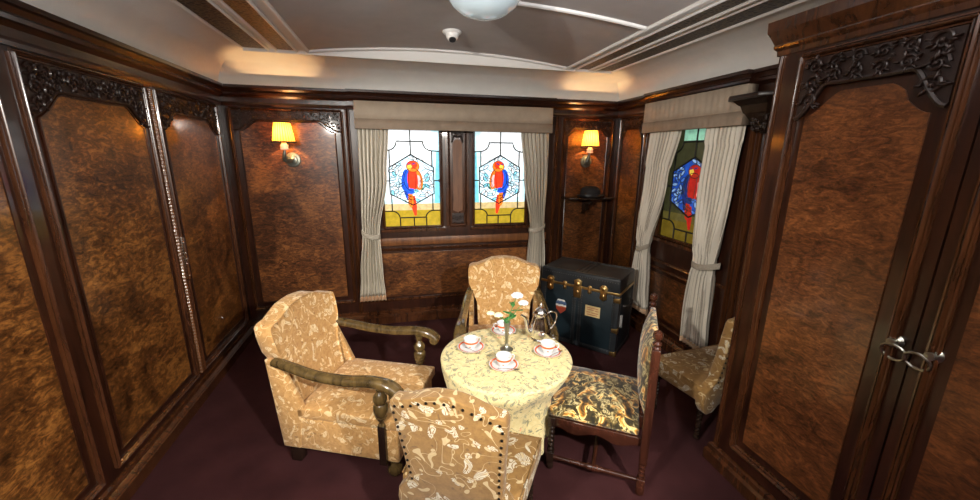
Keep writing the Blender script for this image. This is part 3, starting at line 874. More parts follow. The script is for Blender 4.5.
t = thing('wall_bracket', 'dark carved wooden bracket high on the right wall beside the pelmet', 'bracket', (RW - 0.03, -1.74, 1.79))
b = MB(); b.prism([(-0.16, 0), (0.16, 0), (0.16, -0.16), (0.10, -0.21), (-0.10, -0.21), (-0.16, -0.16)], 0.195, 0.22, lambda a, c, d: (c, a, d)); b.build('top_board', MAT['carve'], t, bevel=0.005)
b = MB()
for z0, z1, w0, w1 in ((0.165, 0.195, 0.12, 0.15), (0.12, 0.165, 0.10, 0.115), (0.06, 0.12, 0.06, 0.095), (0.0, 0.06, 0.02, 0.055)):
    b.loft([[(0, -w0, z0), (-w0 * 1.1, -w0 * .8, z0), (-w0 * 1.1, w0 * .8, z0), (0, w0, z0)], [(0, -w1, z1), (-w1 * 1.1, -w1 * .8, z1), (-w1 * 1.1, w1 * .8, z1), (0, w1, z1)]])
for i in range(26):
    a = random.uniform(-1, 1); z = random.uniform(0.02, 0.18); w = 0.03 + 0.45 * z
    b.blob((-w * 1.0, a * w, z), (0.02, 0.018, 0.016), None, 7, 5)
b.build('carving', MAT['darkwood'], t)

# ------------------------------------------------------------------ wardrobe
WX = 3.01
TW = lambda u, z, n: (WX - n, -u, z)      # front face; u=-y
wd = thing('wardrobe', 'tall built-in mahogany wardrobe with burl doors at the right', 'wardrobe')
b = MB(); b.box(WX, RW - 0.002, -3.62, -2.262, 0.001, 2.168)
b.build('body', MAT['mahog'], wd, smooth=False)
b = MB()
cp = [(0.0, 2.075), (0.008, 2.075), (0.010, 2.095), (0.020, 2.105), (0.022, 2.115), (0.020, 2.12), (0.034, 2.15), (0.046, 2.17), (0.048, 2.212), (0.0, 2.212)]
ring = []
for n_, z in cp: ring.append((n_, z))
b.loft([[(WX - n_, -3.62, z) for n_, z in ring], [(WX - n_, -2.262 + n_ * 0.8, z) for n_, z in ring], [(RW - 0.05, -2.262 + n_ * 0.8, z) for n_, z in ring]])
b.build('cornice', MAT['mould'], wd, angle=0.4)
b = MB(); b.loft([[(WX - n_, -3.62, z), (WX - n_, -2.262 + n_, z), (RW, -2.262 + n_, z)] for n_, z in ((0.03, 0), (0.03, 0.06), (0.018, 0.075), (0.018, 0.10), (0.0, 0.11))], closed=False, caps=False)
b.build('plinth', MAT['mould'], wd, angle=0.3)
for u in (2.285, 3.60):
    b = MB(); strip(b, TW, (u, 0.12), (u, 2.07), 0.03, 0.018); b.build('corner_moulding', MAT['mould'], wd)
def door(u0, u1, hu, hl):
    b = MB(); b.box(u0, u1, 0.12, 2.065, 0, 0.012, TW); d = b.build('door', MAT['mahog'], wd, smooth=False)
    a, c = u0 + 0.085, u1 - 0.05
    if hu < (u0 + u1) / 2: a, c = u0 + 0.05, u1 - 0.085
    T2 = lambda u, z, n: TW(u, z, n + 0.012)
    q = MB(); rectmould(q, T2, a, c, 0.20, 2.045, 0.036, 0.024); q.build('door_moulding', MAT['mould'], d)
    N = 30; ha, hc = a + 0.05, c - 0.06
    poly = [(ha, 0.26), (hc, 0.26)]
    for i in range(N + 1):
        t_ = 1 - 2 * i / N
        poly.append(((ha + hc) / 2 + t_ * (hc - ha) / 2, 1.895 - 0.085 * sm((abs(t_) - .35) / .65) - (0.02 if .62 < t_ < 2 else 0)))
    q = MB(); q.prism(poly, 0, 0.006, T2); q.build('burl_panel', MAT['burl3'], d, smooth=False)
    q = MB(); carved(q, T2, a + .018, c - .018, 2.027, 1.925, 0.12, 0.008, 0.022, seed=int(u0 * 100)); q.build('carved_frieze', MAT['carve'], d)
    q = MB()
    q.lathe([(0.002, 0), (0.022, 0.001), (0.024, 0.006), (0.018, 0.010), (0.013, 0.013), (0.012, 0.024), (0.014, 0.03), (0.002, 0.034)], 20, lambda x, y, z: TW(hu + x, 1.045 + y, z + 0.012))
    q.tube([TW(hu + hl * 0.03 + 0.034 * math.cos(2 * PI * k / 28), 1.012 + 0.028 * math.sin(2 * PI * k / 28), 0.034 + 0.008 * math.sin(2 * PI * k / 28)) for k in range(29)], [0.0048 + 0.0009 * math.sin(k * 2.2) for k in range(29)], 8)
    o = q.build('ring_handle', MAT['pewter'], d); o['label'] = 'pewter ring pull on a round boss'
door(2.305, 2.945, 2.905, 0.3)
door(2.951, 3.585, 3.005, -0.9)

# ------------------------------------------------------------------ upholstered armchair (scroll arms)
def outline_shield(w, z0, zs, zt, waist):
    """half outline -> full polygon (x,z), anticlockwise"""
    h = w / 2
    right = [(h - waist, z0), (h - waist, z0 + 0.12), (h - waist * .9, zs - 0.27), (h - waist * .45, zs - 0.19), (h - 0.008, zs - 0.13), (h, zs - 0.05), (h - 0.004, zs), (h - 0.03, zs + 0.012), (h * 0.74, zs + 0.018), (h * 0.56, zs + (zt - zs) * .55), (h * 0.36, zs + (zt - zs) * .85), (h * 0.15, zt - .003)]
    return right + [(0, zt)] + [(-x, z) for x, z in reversed(right)]
def armchair(label, loc, rz):
    w, d, hs = 0.53, 0.67, 0.375
    r = thing('armchair', label, 'armchair', loc, rz, 'matching gold brocade scroll-arm armchairs')
    b = MB(); b.box(-w / 2, w / 2, -d / 2, d / 2 - 0.01, 0.105, hs - 0.075); b.build('seat_base', MAT['brocade'], r, bevel=0.012, seg=3)
    b = MB(); N = 10
    rings = []
    for i in range(N + 1):
        y = -d / 2 + 0.10 + (d - 0.09) * i / N
        rings.append([(-w / 2 - .004, y, hs - 0.075), (w / 2 + .004, y, hs - 0.075)] + [((w / 2 + .004) * (1 - 2 * j / N), y, hs - 0.018 + 0.022 * (1 - (1 - 2 * j / N) ** 4) * (1 - (2 * i / N - 1) ** 4)) for j in range(N + 1)])
    b.loft(rings); b.build('seat_cushion', MAT['brocade'], r, bevel=0.008, seg=3)
    # back
    zs, zt = 0.80, 0.872
    out = outline_shield(0.56, hs - 0.12, zs, zt, 0.08)
    yb = lambda z: -d / 2 + 0.10 - 0.09 * max(0, (z - 0.30)) / 0.5
    b = MB()
    levels = [(0.0, -0.010), (0.012, 0.0), (-0.085, 0.0), (-0.10, -0.012)]
    rings = []
    for off, ins in levels:
        rings.append([(x * (1 + ins / 0.27), yb(z) + off, z + (ins if z > .5 else 0)) for x, z in out])
    b.loft(rings); b.build('backrest', MAT['brocade'], r, bevel=0.006, seg=2, angle=1.0)
    # rear side wedge of fabric joining back and seat
    for s in (-1, 1):
        b = MB(); b.prism([(-d / 2, 0.11), (-d / 2 + 0.10, 0.11), (-d / 2 + 0.14, 0.36), (-d / 2 + 0.02, 0.62), (-d / 2 - 0.05, 0.62)], s * (w / 2 - 0.03), s * (w / 2 + 0.004), lambda a, c, e: (e, a, c))
        b.build('side_panel', MAT['brocade'], r, bevel=0.006)
    for s in (-1, 1):
        # arm: flowing rail with scroll end
        path = catmull([(s * 0.262, -0.33, 0.615), (s * 0.275, -0.22, 0.598), (s * 0.285, -0.08, 0.575), (s * 0.287, 0.08, 0.570), (s * 0.288, 0.21, 0.582), (s * 0.290, 0.30, 0.572), (s * 0.292, 0.345, 0.545)], 5)
        rings = []
        n_ = len(path)
        for i, p in enumerate(path):
            a = path[max(0, i - 1)]; c = path[min(n_ - 1, i + 1)]; tg = (c - a).normalized()
            sd = tg.cross(Vector((0, 0, 1))).normalized(); upv = sd.cross(tg)
            k = i / (n_ - 1); hw = 0.028 + 0.010 * sm((k - .5) * 2); hh = 0.020 + 0.005 * k
            rings.append([p + sd * (hw * x) + upv * (hh * y) for x, y in ((-1, -.5), (-.75, -1), (.75, -1), (1, -.5), (1, .35), (.6, .85), (.25, .8), (0, 1.05), (-.25, .8), (-.6, .85), (-1, .35))])
        b = MB(); b.loft(rings)
        sc0 = Vector((s * 0.292, 0.345, 0.530))
        b.lathe([(0.004, -0.037), (0.022, -0.036), (0.027, -0.03), (0.027, 0.03), (0.022, 0.036), (0.004, 0.037)], 16, lambda x, y, z: (sc0.x + z, sc0.y - 0.004 + x, sc0.z + y))
        b.build('arm', MAT['oak'], r, angle=0.9)
        b = MB(); px = s * 0.272; py = 0.245
        b.lathe([(0.014, 0.325), (0.020, 0.332), (0.013, 0.345), (0.016, 0.356), (0.026, 0.372), (0.030, 0.384), (0.028, 0.388), (0.035, 0.400), (0.038, 0.425), (0.036, 0.446), (0.028, 0.456), (0.030, 0.462), (0.036, 0.475), (0.034, 0.495), (0.020, 0.512), (0.014, 0.522), (0.022, 0.535), (0.024, 0.56)], 20, lambda x, y, z: (px + x, py + y, z))
        b.build('arm_post', MAT['oak'], r)
        b = MB(); b.box(s * (w / 2 - 0.01), s * (w / 2 + 0.022), py - 0.019, py + 0.019, 0.10, 0.33); b.build('front_stile', MAT['darkwood'], r, bevel=0.003)
        b = MB(); b.lathe([(0.018, 0.0), (0.034, 0.008), (0.043, 0.03), (0.040, 0.055), (0.026, 0.072), (0.022, 0.08), (0.034, 0.088), (0.034, 0.108)], 20, lambda x, y, z: (s * (w / 2 - 0.045) + x, d / 2 - 0.055 + y, z)); b.build('leg', MAT['oak'], r)
        b = MB(); b.box(s * (w / 2 - 0.075), s * (w / 2 - 0.02), -d / 2 + 0.015, -d / 2 + 0.075, 0, 0.108); b.build('leg', MAT['darkwood'], r, bevel=0.004)
    return r
acL = armchair('gold brocade armchair standing to the left of the tea table, its near arm foremost', (1.122, -1.655, 0), -1.988)
acB = dup(acL, (2.072, -1.275, 0), 2.896, 'gold brocade armchair behind the tea table in front of the windows')

# ------------------------------------------------------------------ low upholstered chairs seen from behind
def twist(b, x, y, z0, z1, r=0.014):
    K = 12; n_ = 44
    for ph in (0, PI):
        b.tube([(x + r * .55 * math.cos(ph + 2 * PI * 4 * i / n_), y + r * .55 * math.sin(ph + 2 * PI * 4 * i / n_), z0 + (z1 - z0) * i / n_) for i in range(n_ + 1)], r * .75, 8)
def slipper(label, loc, rz):
    w, d, hs = 0.56, 0.39, 0.388
    r = thing('low_chair', label, 'chair', loc, rz, 'nail-trimmed low shade-toned gold brocade chairs')
    b = MB(); N = 10; rings = []
    for i in range(N + 1):
        y = -d / 2 + 0.02 + (d - 0.02) * i / N
        k = 0.88 + 0.12 * i / N
        rings.append([(-w / 2 * k, y, 0.275), (w / 2 * k, y, 0.275)] + [((w / 2) * k * (1 - 2 * j / N), y, hs - 0.012 + 0.016 * (1 - (1 - 2 * j / N) ** 4) * (1 - (2 * i / N - 1) ** 4)) for j in range(N + 1)])
    b.loft(rings); b.build('seat', MAT['brocade_shaded'], r, bevel=0.014, seg=3)
    b = MB()
    zz = hs - 0.010
    b.tube([(-w / 2 * .88, -d / 2 + .03, zz), (-w / 2 + .004, d / 2 - .01, zz), (w / 2 - .004, d / 2 - .01, zz), (w / 2 * .88, -d / 2 + .03, zz)], 0.0045, 6)
    b.build('seat_piping', MAT['brocade_shaded'], r)
    # back: camel top, waist, rounded lobes at the bottom with an arch between
    rt_ = [(0.188, 0.42), (0.197, 0.58), (0.215, 0.79), (0.208, 0.812), (0.17, 0.818), (0.13, 0.830), (0.09, 0.848), (0.045, 0.860)]
    top = rt_ + [(0, 0.864)] + [(-x, z) for x, z in reversed(rt_)]
    lobe = [(-0.205, 0.395), (-0.245, 0.345), (-0.250, 0.30), (-0.240, 0.25), (-0.215, 0.21), (-0.17, 0.215), (-0.13, 0.255), (-0.07, 0.285)]
    bot = lobe + [(0, 0.295)] + [(-x, z) for x, z in reversed(lobe)]
    out = top + bot
    yb = lambda z: -d / 2 - 0.09 * max(0, z - 0.36) / 0.45
    b = MB(); b.loft([[(x * k, yb(z) + o_, z) for x, z in out] for o_, k in ((0.05, 0.97), (0.04, 1.0), (-0.006, 1.0), (-0.014, 0.985))])
    b.build('backrest', MAT['brocade_shaded'], r, bevel=0.004, angle=1.0)
    # nails round the edge of the outer back
    nm = None
    edge = [Vector((x * .955, 0, z if z < .7 else z - .022)) for x, z in [(0.206, 0.42)] + rt_[1:] ]
    pts = []
    full = [Vector((0.180, 0, .42))] + edge[1:] + [Vector((0, 0, 0.840))]
    seglen = 0
    for i in range(len(full) - 1):
        a, c = full[i], full[i + 1]; L = (c - a).length
        while seglen < L:
            p = a + (c - a) * (seglen / L); pts.append((p.x, p.z)); seglen += 0.034
        seglen -= L
    for x, z in pts + [(-x, z) for x, z in pts if x > 0.012]:
        p = (x * .97, yb(z) - 0.0155, z)
        if nm is None:
            b = MB(); b.blob((0, 0, 0), (0.0058, 0.0042, 0.0058), None, 8, 4); nm = b.build('upholstery_nail', MAT['nail'], r, loc=p)
        else:
            c = nm.copy(); C.objects.link(c); c.parent = r; c.location = p
    for x, y in ((-.19, -.15), (.19, -.15), (-.235, .16), (.235, .16)):
        b = MB(); twist(b, x, y, 0.03, 0.235)
        b.lathe([(0.012, 0), (0.02, 0.008), (0.02, 0.022), (0.013, 0.032)], 14, lambda a, c, e: (x + a, y + c, e)); b.box(x - .02, x + .02, y - .02, y + .02, 0.23, 0.285)
        b.build('leg', MAT['darkwood'], r)
    return r
scF = slipper('shade-toned gold brocade chair nearest the camera with black nails round its back', (1.628, -2.355, 0), -0.50)
scH = dup(scF, (3.225, -1.94, 0), 0.08, 'shade-toned gold brocade chair half hidden behind the wardrobe edge')

# ------------------------------------------------------------------ high-back side chair with finials
def side_chair(loc, rz):
    r = thing('side_chair', 'dark turned wooden side chair with patterned velvet seat, right of the tea table', 'chair', loc, rz)
    w, d = 0.52, 0.46; hb = 0.80
    b = MB(); N = 10; rings = []
    for i in range(N + 1):
        y = -d / 2 + 0.03 + (d - 0.01) * i / N
        rings.append([(-w / 2 + .015, y, 0.318), (w / 2 - .015, y, 0.318)] + [((w / 2 - .012) * (1 - 2 * j / N), y, 0.352 + 0.035 * (1 - (1 - 2 * j / N) ** 4) * (1 - (2 * i / N - 1) ** 4)) for j in range(N + 1)])
    b.loft(rings); b.build('seat', MAT['velvet'], r, bevel=0.010, seg=3)
    b = MB(); N = 10; rings = []
    for i in range(N + 1):
        z = 0.40 + 0.42 * i / N; rings.append([(-(w / 2 - .03), -d / 2 - .015, z), ((w / 2 - .03), -d / 2 - .015, z)] + [((w / 2 - .03) * (1 - 2 * j / N), -d / 2 + 0.012 + 0.045 * (1 - (1 - 2 * j / N) ** 4) * (1 - (2 * i / N - 1) ** 4), z) for j in range(N + 1)])
    b.loft(rings); b.build('backrest', MAT['velvet'], r, bevel=0.006, seg=2)
    for s in (-1, 1):
        x, y = s * (w / 2), -d / 2
        b = MB(); b.box(x - .019, x + .019, y - .019, y + .019, 0.19, 0.80)
        b.box(x - .019, x + .019, y - .019, y + .019, 0.015, 0.10)
        b.lathe([(0.012, 0.0), (0.018, 0.008), (0.018, 0.016)], 14, lambda a, c, e: (x + a, y + c, e))
        b.lathe([(0.016, 0.10), (0.012, 0.11), (0.019, 0.122), (0.012, 0.134), (0.018, 0.146), (0.012, 0.158), (0.019, 0.17), (0.013, 0.182), (0.017, 0.19)], 16, lambda a, c, e: (x + a, y + c, e))
        p = b.build('back_post', MAT['redwood'], r, bevel=0.002)
        b = MB(); b.lathe([(0.014, 0.80), (0.020, 0.806), (0.013, 0.814), (0.019, 0.822), (0.021, 0.830), (0.012, 0.840), (0.012, 0.845), (0.020, 0.855), (0.023, 0.870), (0.018, 0.885), (0.003, 0.894)], 20, lambda a, c, e: (x + a, y + c, e)); b.build('finial', MAT['redwood'], p)
        x, y = s * (w / 2 - .01), d / 2 - .005
        b = MB(); b.box(x - .019, x + .019, y - .019, y + .019, 0.27, 0.322); b.box(x - .019, x + .019, y - .019, y + .019, 0.05, 0.11)
        b.lathe([(0.012, 0.0), (0.019, 0.012), (0.019, 0.03), (0.012, 0.045), (0.015, 0.05)], 14, lambda a, c, e: (x + a, y + c, e))
        b.lathe([(0.015, 0.11)] + [(0.010 + 0.009 * abs(math.sin(PI * k / 4)), 0.112 + 0.158 * k / 24) for k in range(25)], 14, lambda a, c, e: (x + a, y + c, e))
        b.build('leg', MAT['darkwood'], r, bevel=0.0015)
        # side apron with shaped lower edge
        b = MB(); y0, y1 = -d / 2 + .02, d / 2 - .02
        lo = [(y0 + (y1 - y0) * i / 16, 0.262 + 0.014 * math.cos(2 * PI * i / 8)) for i in range(17)]
        b.prism(lo + [(y1, 0.318), (y0, 0.318)], s * (w / 2 - 0.018), s * (w / 2 - 0.002), lambda a, c, e: (e, a, c)); b.build('apron', MAT['redwood'], r, bevel=0.0015)
        b = MB(); b.tube([(s * (w / 2 - .004), y0 + (y1 - y0) * i / 20, 0.08) for i in range(21)], [0.010 + (0.006 if i in (9, 11) else (0.002 if i == 10 else 0)) + 0.003 * math.sin(PI * i / 20) for i in range(21)], 10); b.build('stretcher', MAT['redwood'], r)
    b = MB(); b.box(-w / 2 + .01, w / 2 - .01, d / 2 - 0.015, d / 2 - 0.001, 0.262, 0.318); b.build('apron', MAT['redwood'], r, bevel=0.0015)
    b = MB(); b.tube([(-w / 2 + .01, 0, 0.08), (0, 0, 0.08), (w / 2 - .01, 0, 0.08)], [0.011, 0.015, 0.011], 10); b.build('stretcher', MAT['redwood'], r)
    return r
side_chair((2.428, -2.035, 0), 0.981)

# ------------------------------------------------------------------ tea table, cloth
TX, TY, TZ, TRr = 1.896, -1.935, 0.60, 0.352
t = thing('round_table', 'small round tea table under the yellow patterned cloth', 'table', (TX, TY, 0))
MB().lathe([(0.002, TZ - .028), (TRr - .016, TZ - .028), (TRr - .010, TZ - .02), (TRr - .010, TZ - .010), (TRr - .016, TZ - .006), (0.002, TZ - .006)], 48).build('tabletop', MAT['redwood'], t)
MB().lathe([(0.05, 0.10), (0.06, 0.14), (0.03, 0.2), (0.025, 0.4), (0.04, 0.5), (0.03, TZ - .028)], 20).build('pedestal', MAT['redwood'], t)
for k in range(3):
    a = 2 * PI * k / 3 + .5
    b = MB(); b.tube([(0.03 * math.cos(a), 0.03 * math.sin(a), 0.15), (0.12 * math.cos(a), 0.12 * math.sin(a), 0.10), (0.22 * math.cos(a), 0.22 * math.sin(a), 0.012)], [0.02, 0.016, 0.012], 8); b.build('foot', MAT['redwood'], t)
b = MB(); K = 144
def clr(th, z):
    s = (TZ - z) / (TZ - 0.16)
    rr = TRr - 0.005 + 0.010 * sm(s * 6) - 0.06 * sm(s * 1.8)
    rr += (0.004 + 0.026 * s) * (0.6 * math.sin(11 * th + 1.0) + 0.4 * math.sin(7 * th + 2.1 + s)) * sm(s * 4)
    ca = math.cos(th + 0.45)
    if ca > 0: rr -= 0.050 * ca * sm(s * 3)
    return rr
rings = []
for rr in (0.002, 0.06, 0.12, 0.18, 0.24, 0.29, 0.325, TRr - 0.008):
    rings.append([(rr * math.cos(2 * PI * k / K), rr * math.sin(2 * PI * k / K), TZ) for k in range(K)])
rings.append([((TRr - .001) * math.cos(2 * PI * k / K), (TRr - .001) * math.sin(2 * PI * k / K), TZ - .003) for k in range(K)])
for i in range(1, 25):
    z = TZ - 0.008 - (TZ - 0.17) * (i / 24) ** 1.1
    rings.append([(clr(2 * PI * k / K, z) * math.cos(2 * PI * k / K), clr(2 * PI * k / K, z) * math.sin(2 * PI * k / K), z) for k in range(K)])
R = b.loft(rings, caps=False); b.face(R[0])
o = b.build('tablecloth', MAT['cloth'], None, loc=(TX, TY, 0), angle=1.6)
tag(o, 'yellow floral tablecloth draped over the round tea table', 'tablecloth')
TOP = TZ + 0.0005

# ------------------------------------------------------------------ tea things
def saucer(x, y, where):
    t = thing('saucer', 'white saucer with orange rim ring, ' + where, 'saucer', (x, y, TOP), 0, 'saucers on the tea table')
    MB().lathe([(0.002, 0.004), (0.03, 0.004), (0.032, 0.0), (0.036, 0.0), (0.038, 0.004), (0.056, 0.009), (0.074, 0.016), (0.075, 0.018), (0.073, 0.018), (0.055, 0.0115), (0.036, 0.007), (0.002, 0.0065)], 40).build('plate', MAT['porcelain'], t)
    MB().lathe([(0.0615, 0.0140), (0.0615, 0.0148), (0.0700, 0.0181), (0.0700, 0.0172)], 40, close=False).build('rim_ring', MAT['orange'], t)
    return t
def cup(x, y, ang, where):
    t = thing('teacup', 'white teacup with orange band, ' + where, 'teacup', (x, y, TOP + 0.0075), ang, 'teacups on the tea table')
    MB().lathe([(0.002, 0.003), (0.019, 0.003), (0.020, 0.0), (0.022, 0.0), (0.022, 0.004), (0.030, 0.012), (0.037, 0.028), (0.040, 0.046), (0.041, 0.058), (0.0395, 0.058), (0.038, 0.045), (0.033, 0.022), (0.022, 0.011), (0.002, 0.010)], 36).build('bowl', MAT['porcelain'], t)
    MB().lathe([(0.0388, 0.036), (0.0395, 0.036), (0.0412, 0.047), (0.0404, 0.047)], 36, close=False).build('band', MAT['orange'], t)
    MB().tube(catmull([(0.037, 0, 0.046), (0.052, 0, 0.050), (0.060, 0, 0.038), (0.052, 0, 0.022), (0.033, 0, 0.018)], 5), 0.0032, 8).build('handle', MAT['porcelain'], t)
    b = MB(); b.blob((0, 0, 0), (1, 1, 1), lambda p, q, r_: (p * .0055, -0.0335 + r_ * .0015, 0.022 + q * .0055), 10, 4); b.build('crest', MAT['orange'], t).rotation_euler = (0, 0, -ang - 0.35)
    return t
def spoon(x, y, ang, where):
    b = MB()
    b.tube([(-0.055, 0, 0.006), (-0.02, 0, 0.008), (0.02, 0, 0.005)], [0.0024, 0.0016, 0.0016], 6)
    b.blob((0.034, 0, 0.004), (0.016, 0.0095, 0.003), None, 12, 5)
    o = b.build('teaspoon', MAT['silver'], None, loc=(x, y, TOP + 0.0125)); o.rotation_euler = (0, 0, ang)
    tag(o, 'silver teaspoon lying on the saucer, ' + where, 'teaspoon', 'teaspoons on the saucers')
spots = [((1.724, -1.826), 0.3, 'at the left edge of the tea table'), ((1.852, -2.045), 0.2, 'at the front of the tea table'), ((1.955, -1.665), 2.9, 'at the back behind the vase'), ((2.122, -1.965), -0.2, 'at the right edge of the table')]
for i, ((x, y), a, wh) in enumerate(spots):
    saucer(x, y, wh); cup(x, y, a, wh)
    dx, dy = ((0.0, -0.052), (0.012, -0.055), (0.02, -0.05), (0.035, -0.038))[i]
    spoon(x + dx, y + dy, (-0.9, -0.3, -0.2, 0.5)[i], wh)
# vase
t = thing('bud_vase', 'slim tarnished silver bud vase in the middle of the tea table', 'vase', (1.915, -1.875, TOP))
MB().lathe([(0.002, 0), (0.036, 0), (0.037, 0.004), (0.028, 0.010), (0.014, 0.018), (0.009, 0.028), (0.010, 0.06), (0.014, 0.13), (0.020, 0.165), (0.018, 0.165), (0.011, 0.12), (0.002, 0.10)], 28).build('body', MAT['pewter'], t)
MB().lathe([(0.0105, 0.030), (0.013, 0.033), (0.0105, 0.036)], 20).build('collar', MAT['pewter'], t)
def flower(loc, lean, h, petal, label, leaves, R):
    t = thing('flower', label, 'flower', loc)
    top = Vector(lean)
    b = MB(); b.tube(catmull([(0, 0, -0.04), (0, 0, 0.0), tuple(top * .6 + Vector((0, 0, .01))), tuple(top)], 4), 0.002, 6); b.build('stem', MAT['leaf'], t)
    for k in range(leaves):
        a = 2.4 * k + 0.4; f = 0.15 + 0.7 * k / max(1, leaves)
        base = top * f; dr = Vector((math.cos(a), math.sin(a), 0.35)).normalized(); sd = dr.cross(Vector((0, 0, 1))).normalized()
        b = MB(); L = 0.042
        b.loft([[base + dr * (L * s) - sd * (w_ * .5) + Vector((0, 0, .004)), base + dr * (L * s), base + dr * (L * s) + sd * (w_ * .5) + Vector((0, 0, .004))] for s, w_ in ((0, .002), (.25, .020), (.5, .026), (.75, .018), (1, .001))], closed=False, caps=False)
        b.build('leaf', MAT['leaf'], t, solid=0.0012)
    b = MB()
    for lay in range(3):
        for k in range(7):
            a = 2 * PI * k / 7 + lay * .45; tilt = 0.2 + lay * 0.45
            dr = Vector((math.cos(a) * math.cos(tilt), math.sin(a) * math.cos(tilt), math.sin(tilt)))
            c = top + dr * (R * (0.62 - lay * .12))
            b.blob((0, 0, 0), (1, 1, 1), lambda x, y, z: tuple(c + Vector((x * R * .36, y * R * .36, z * R * .26))), 7, 5)
    b.build('petals', petal, t)
flower((1.918, -1.872, TOP + .165), (0.045, -0.02, 0.150), 0, MAT['petal'], 'tall white flower standing highest in the bud vase', 5, 0.036)
flower((1.922, -1.878, TOP + .165), (0.072, -0.03, 0.112), 0, MAT['petal'], 'white flower just right of and below the tallest bloom in the vase', 3, 0.030)
flower((1.908, -1.875, TOP + .165), (-0.045, -0.01, 0.045), 0, MAT['petaly'], 'small cream flower drooping left over the vase rim', 2, 0.028)
flower((1.910, -1.882, TOP + .165), (-0.085, 0.02, 0.050), 0, MAT['petaly'], 'small cream flower furthest left of the vase', 1, 0.024)
# coffee pot
t = thing('coffee_pot', 'tall polished silver coffee pot with curved spout on the tea table', 'coffee pot', (2.140, -1.795, TOP), 0.05)
t.scale = (1.12, 1.12, 1.1)
MB().lathe([(0.002, 0.004), (0.040, 0.003), (0.044, 0.0), (0.046, 0.006), (0.040, 0.012), (0.050, 0.022), (0.056, 0.045), (0.053, 0.075), (0.042, 0.11), (0.034, 0.135), (0.036, 0.146), (0.038, 0.150), (0.034, 0.152)], 36).build('body', MAT['silver'], t)
l = MB().lathe([(0.036, 0.152), (0.035, 0.158), (0.026, 0.172), (0.012, 0.180), (0.006, 0.184)], 30).build('lid', MAT['silver'], t)
MB().lathe([(0.005, 0.183), (0.009, 0.188), (0.009, 0.196), (0.004, 0.202), (0.002, 0.206)], 16).build('finial', MAT['silver'], l)
MB().tube(catmull([(-0.045, 0, 0.045), (-0.068, 0, 0.060), (-0.075, 0, 0.095), (-0.085, 0, 0.130), (-0.108, 0, 0.150)], 5), [0.014 - 0.0004 * i for i in range(21)], 12).build('spout', MAT['silver'], t)
MB().tube(catmull([(0.034, 0, 0.132), (0.055, 0, 0.150), (0.088, 0, 0.138), (0.090, 0, 0.100), (0.070, 0, 0.060), (0.048, 0, 0.050)], 5), 0.0048, 10).build('handle', MAT['silver'], t)

# ------------------------------------------------------------------ trunk
t = thing('steamer_trunk', 'large navy black steamer trunk with brass locks in the back right corner', 'trunk', (2.998, -0.728, 0), -0.845)
w, d, h = 0.705, 0.415, 0.68
zl = 0.555
b = MB(); b.box(-w / 2, w / 2, -d / 2, d / 2, 0.012, zl - .004); b.build('body', MAT['canvas'], t, bevel=0.006)
b = MB(); b.box(-w / 2, w / 2, -d / 2, d / 2, zl, h); lid = b.build('lid', MAT['blacktrim'], t, bevel=0.010, seg=3)
b = MB()
q = 0.004
for (y, s) in ((-d / 2, -1),):
    b.box(-w / 2 - q, w / 2 + q, y - q, y + .002, 0.012, 0.05); b.box(-w / 2 - q, -w / 2 + .05, y - q, y + .002, 0.012, zl - .006); b.box(w / 2 - .05, w / 2 + q, y - q, y + .002, 0.012, zl - .006)
    b.box(-0.045, -0.012, y - q * 2, y + .002, 0.012, zl - .006); b.box(0.012, 0.045, y - q * 2, y + .002, 0.012, zl - .006)
b.box(w / 2 - .002, w / 2 + q, -d / 2, -d / 2 + .05, 0.012, zl - .006); b.box(w / 2 - .002, w / 2 + q, d / 2 - .05, d / 2, 0.012, zl - .006); b.box(w / 2 - .002, w / 2 + q, -d / 2, d / 2, 0.012, 0.05)
for x in (-0.038, 0.0, 0.038): b.box(x - .006, x + .006, -d / 2 + .02, d / 2 - .02, h - .002, h + .006)
b.box(-w / 2 + .01, w / 2 - .01, -d / 2 + .004, -d / 2 + .03, h - .002, h + .005); b.box(-w / 2 + .01, w / 2 - .01, d / 2 - .03, d / 2 - .004, h - .002, h + .005)
b.build('edge_trim', MAT['blacktrim'], t, bevel=0.0015)
MAT['stud'] = plain('grey_stud', (0.20, 0.21, 0.20), 0.35, 0.8)
b = MB()
def stud(x, y, z): b.blob((x, y, z), (0.0032, 0.0032, 0.0032), None, 6, 4)
for k in range(22):
    z = 0.03 + k * .022
    for x in (-0.040, -0.017, 0.017, 0.040): stud(x, -d / 2 - .009, z)
    for x in (-w / 2 + .042, w / 2 - .042): stud(x, -d / 2 - .005, z)
for k in range(32):
    x = -w / 2 + .02 + k * (w - .04) / 31
    stud(x, -d / 2 - .001, h - .03); stud(x, -d / 2 - .005, 0.04); stud(x, -d / 2 + .017, h + .006); stud(x, d / 2 - .017, h + .006)
o = b.build('studs', MAT['stud'], t); o['kind'] = 'stuff'
b = MB(); b.box(-w / 2 - .003, w / 2 + .003, -d / 2 - .005, -d / 2 + .002, zl - .010, zl + .012); b.box(w / 2 - .002, w / 2 + .005, -d / 2 - .005, d / 2, zl - .010, zl + .012); b.build('brass_band', MAT['brass'], t, bevel=0.0015)
def clasp(x, big):
    b = MB(); y = -d / 2 - .006
    s = 1.0 if big else 0.55
    b.prism([(x - .03 * s, zl - .055 * s), (x, zl - .075 * s), (x + .03 * s, zl - .055 * s), (x + .024 * s, zl), (x + .034 * s, zl + .04 * s), (x + .015 * s, zl + .06 * s), (x - .015 * s, zl + .06 * s), (x - .034 * s, zl + .04 * s), (x - .024 * s, zl)], y, y - .012 * s, lambda a, c, e: (a, e, c))
    b.blob((x, y - .012 * s, zl + .03 * s), (.018 * s, .010, .018 * s), None, 10, 5); b.blob((x, y - .012 * s, zl - .035 * s), (.012 * s, .010, .022 * s), None, 10, 5)
    b.build('clasp', MAT['brass'], t, bevel=0.002)
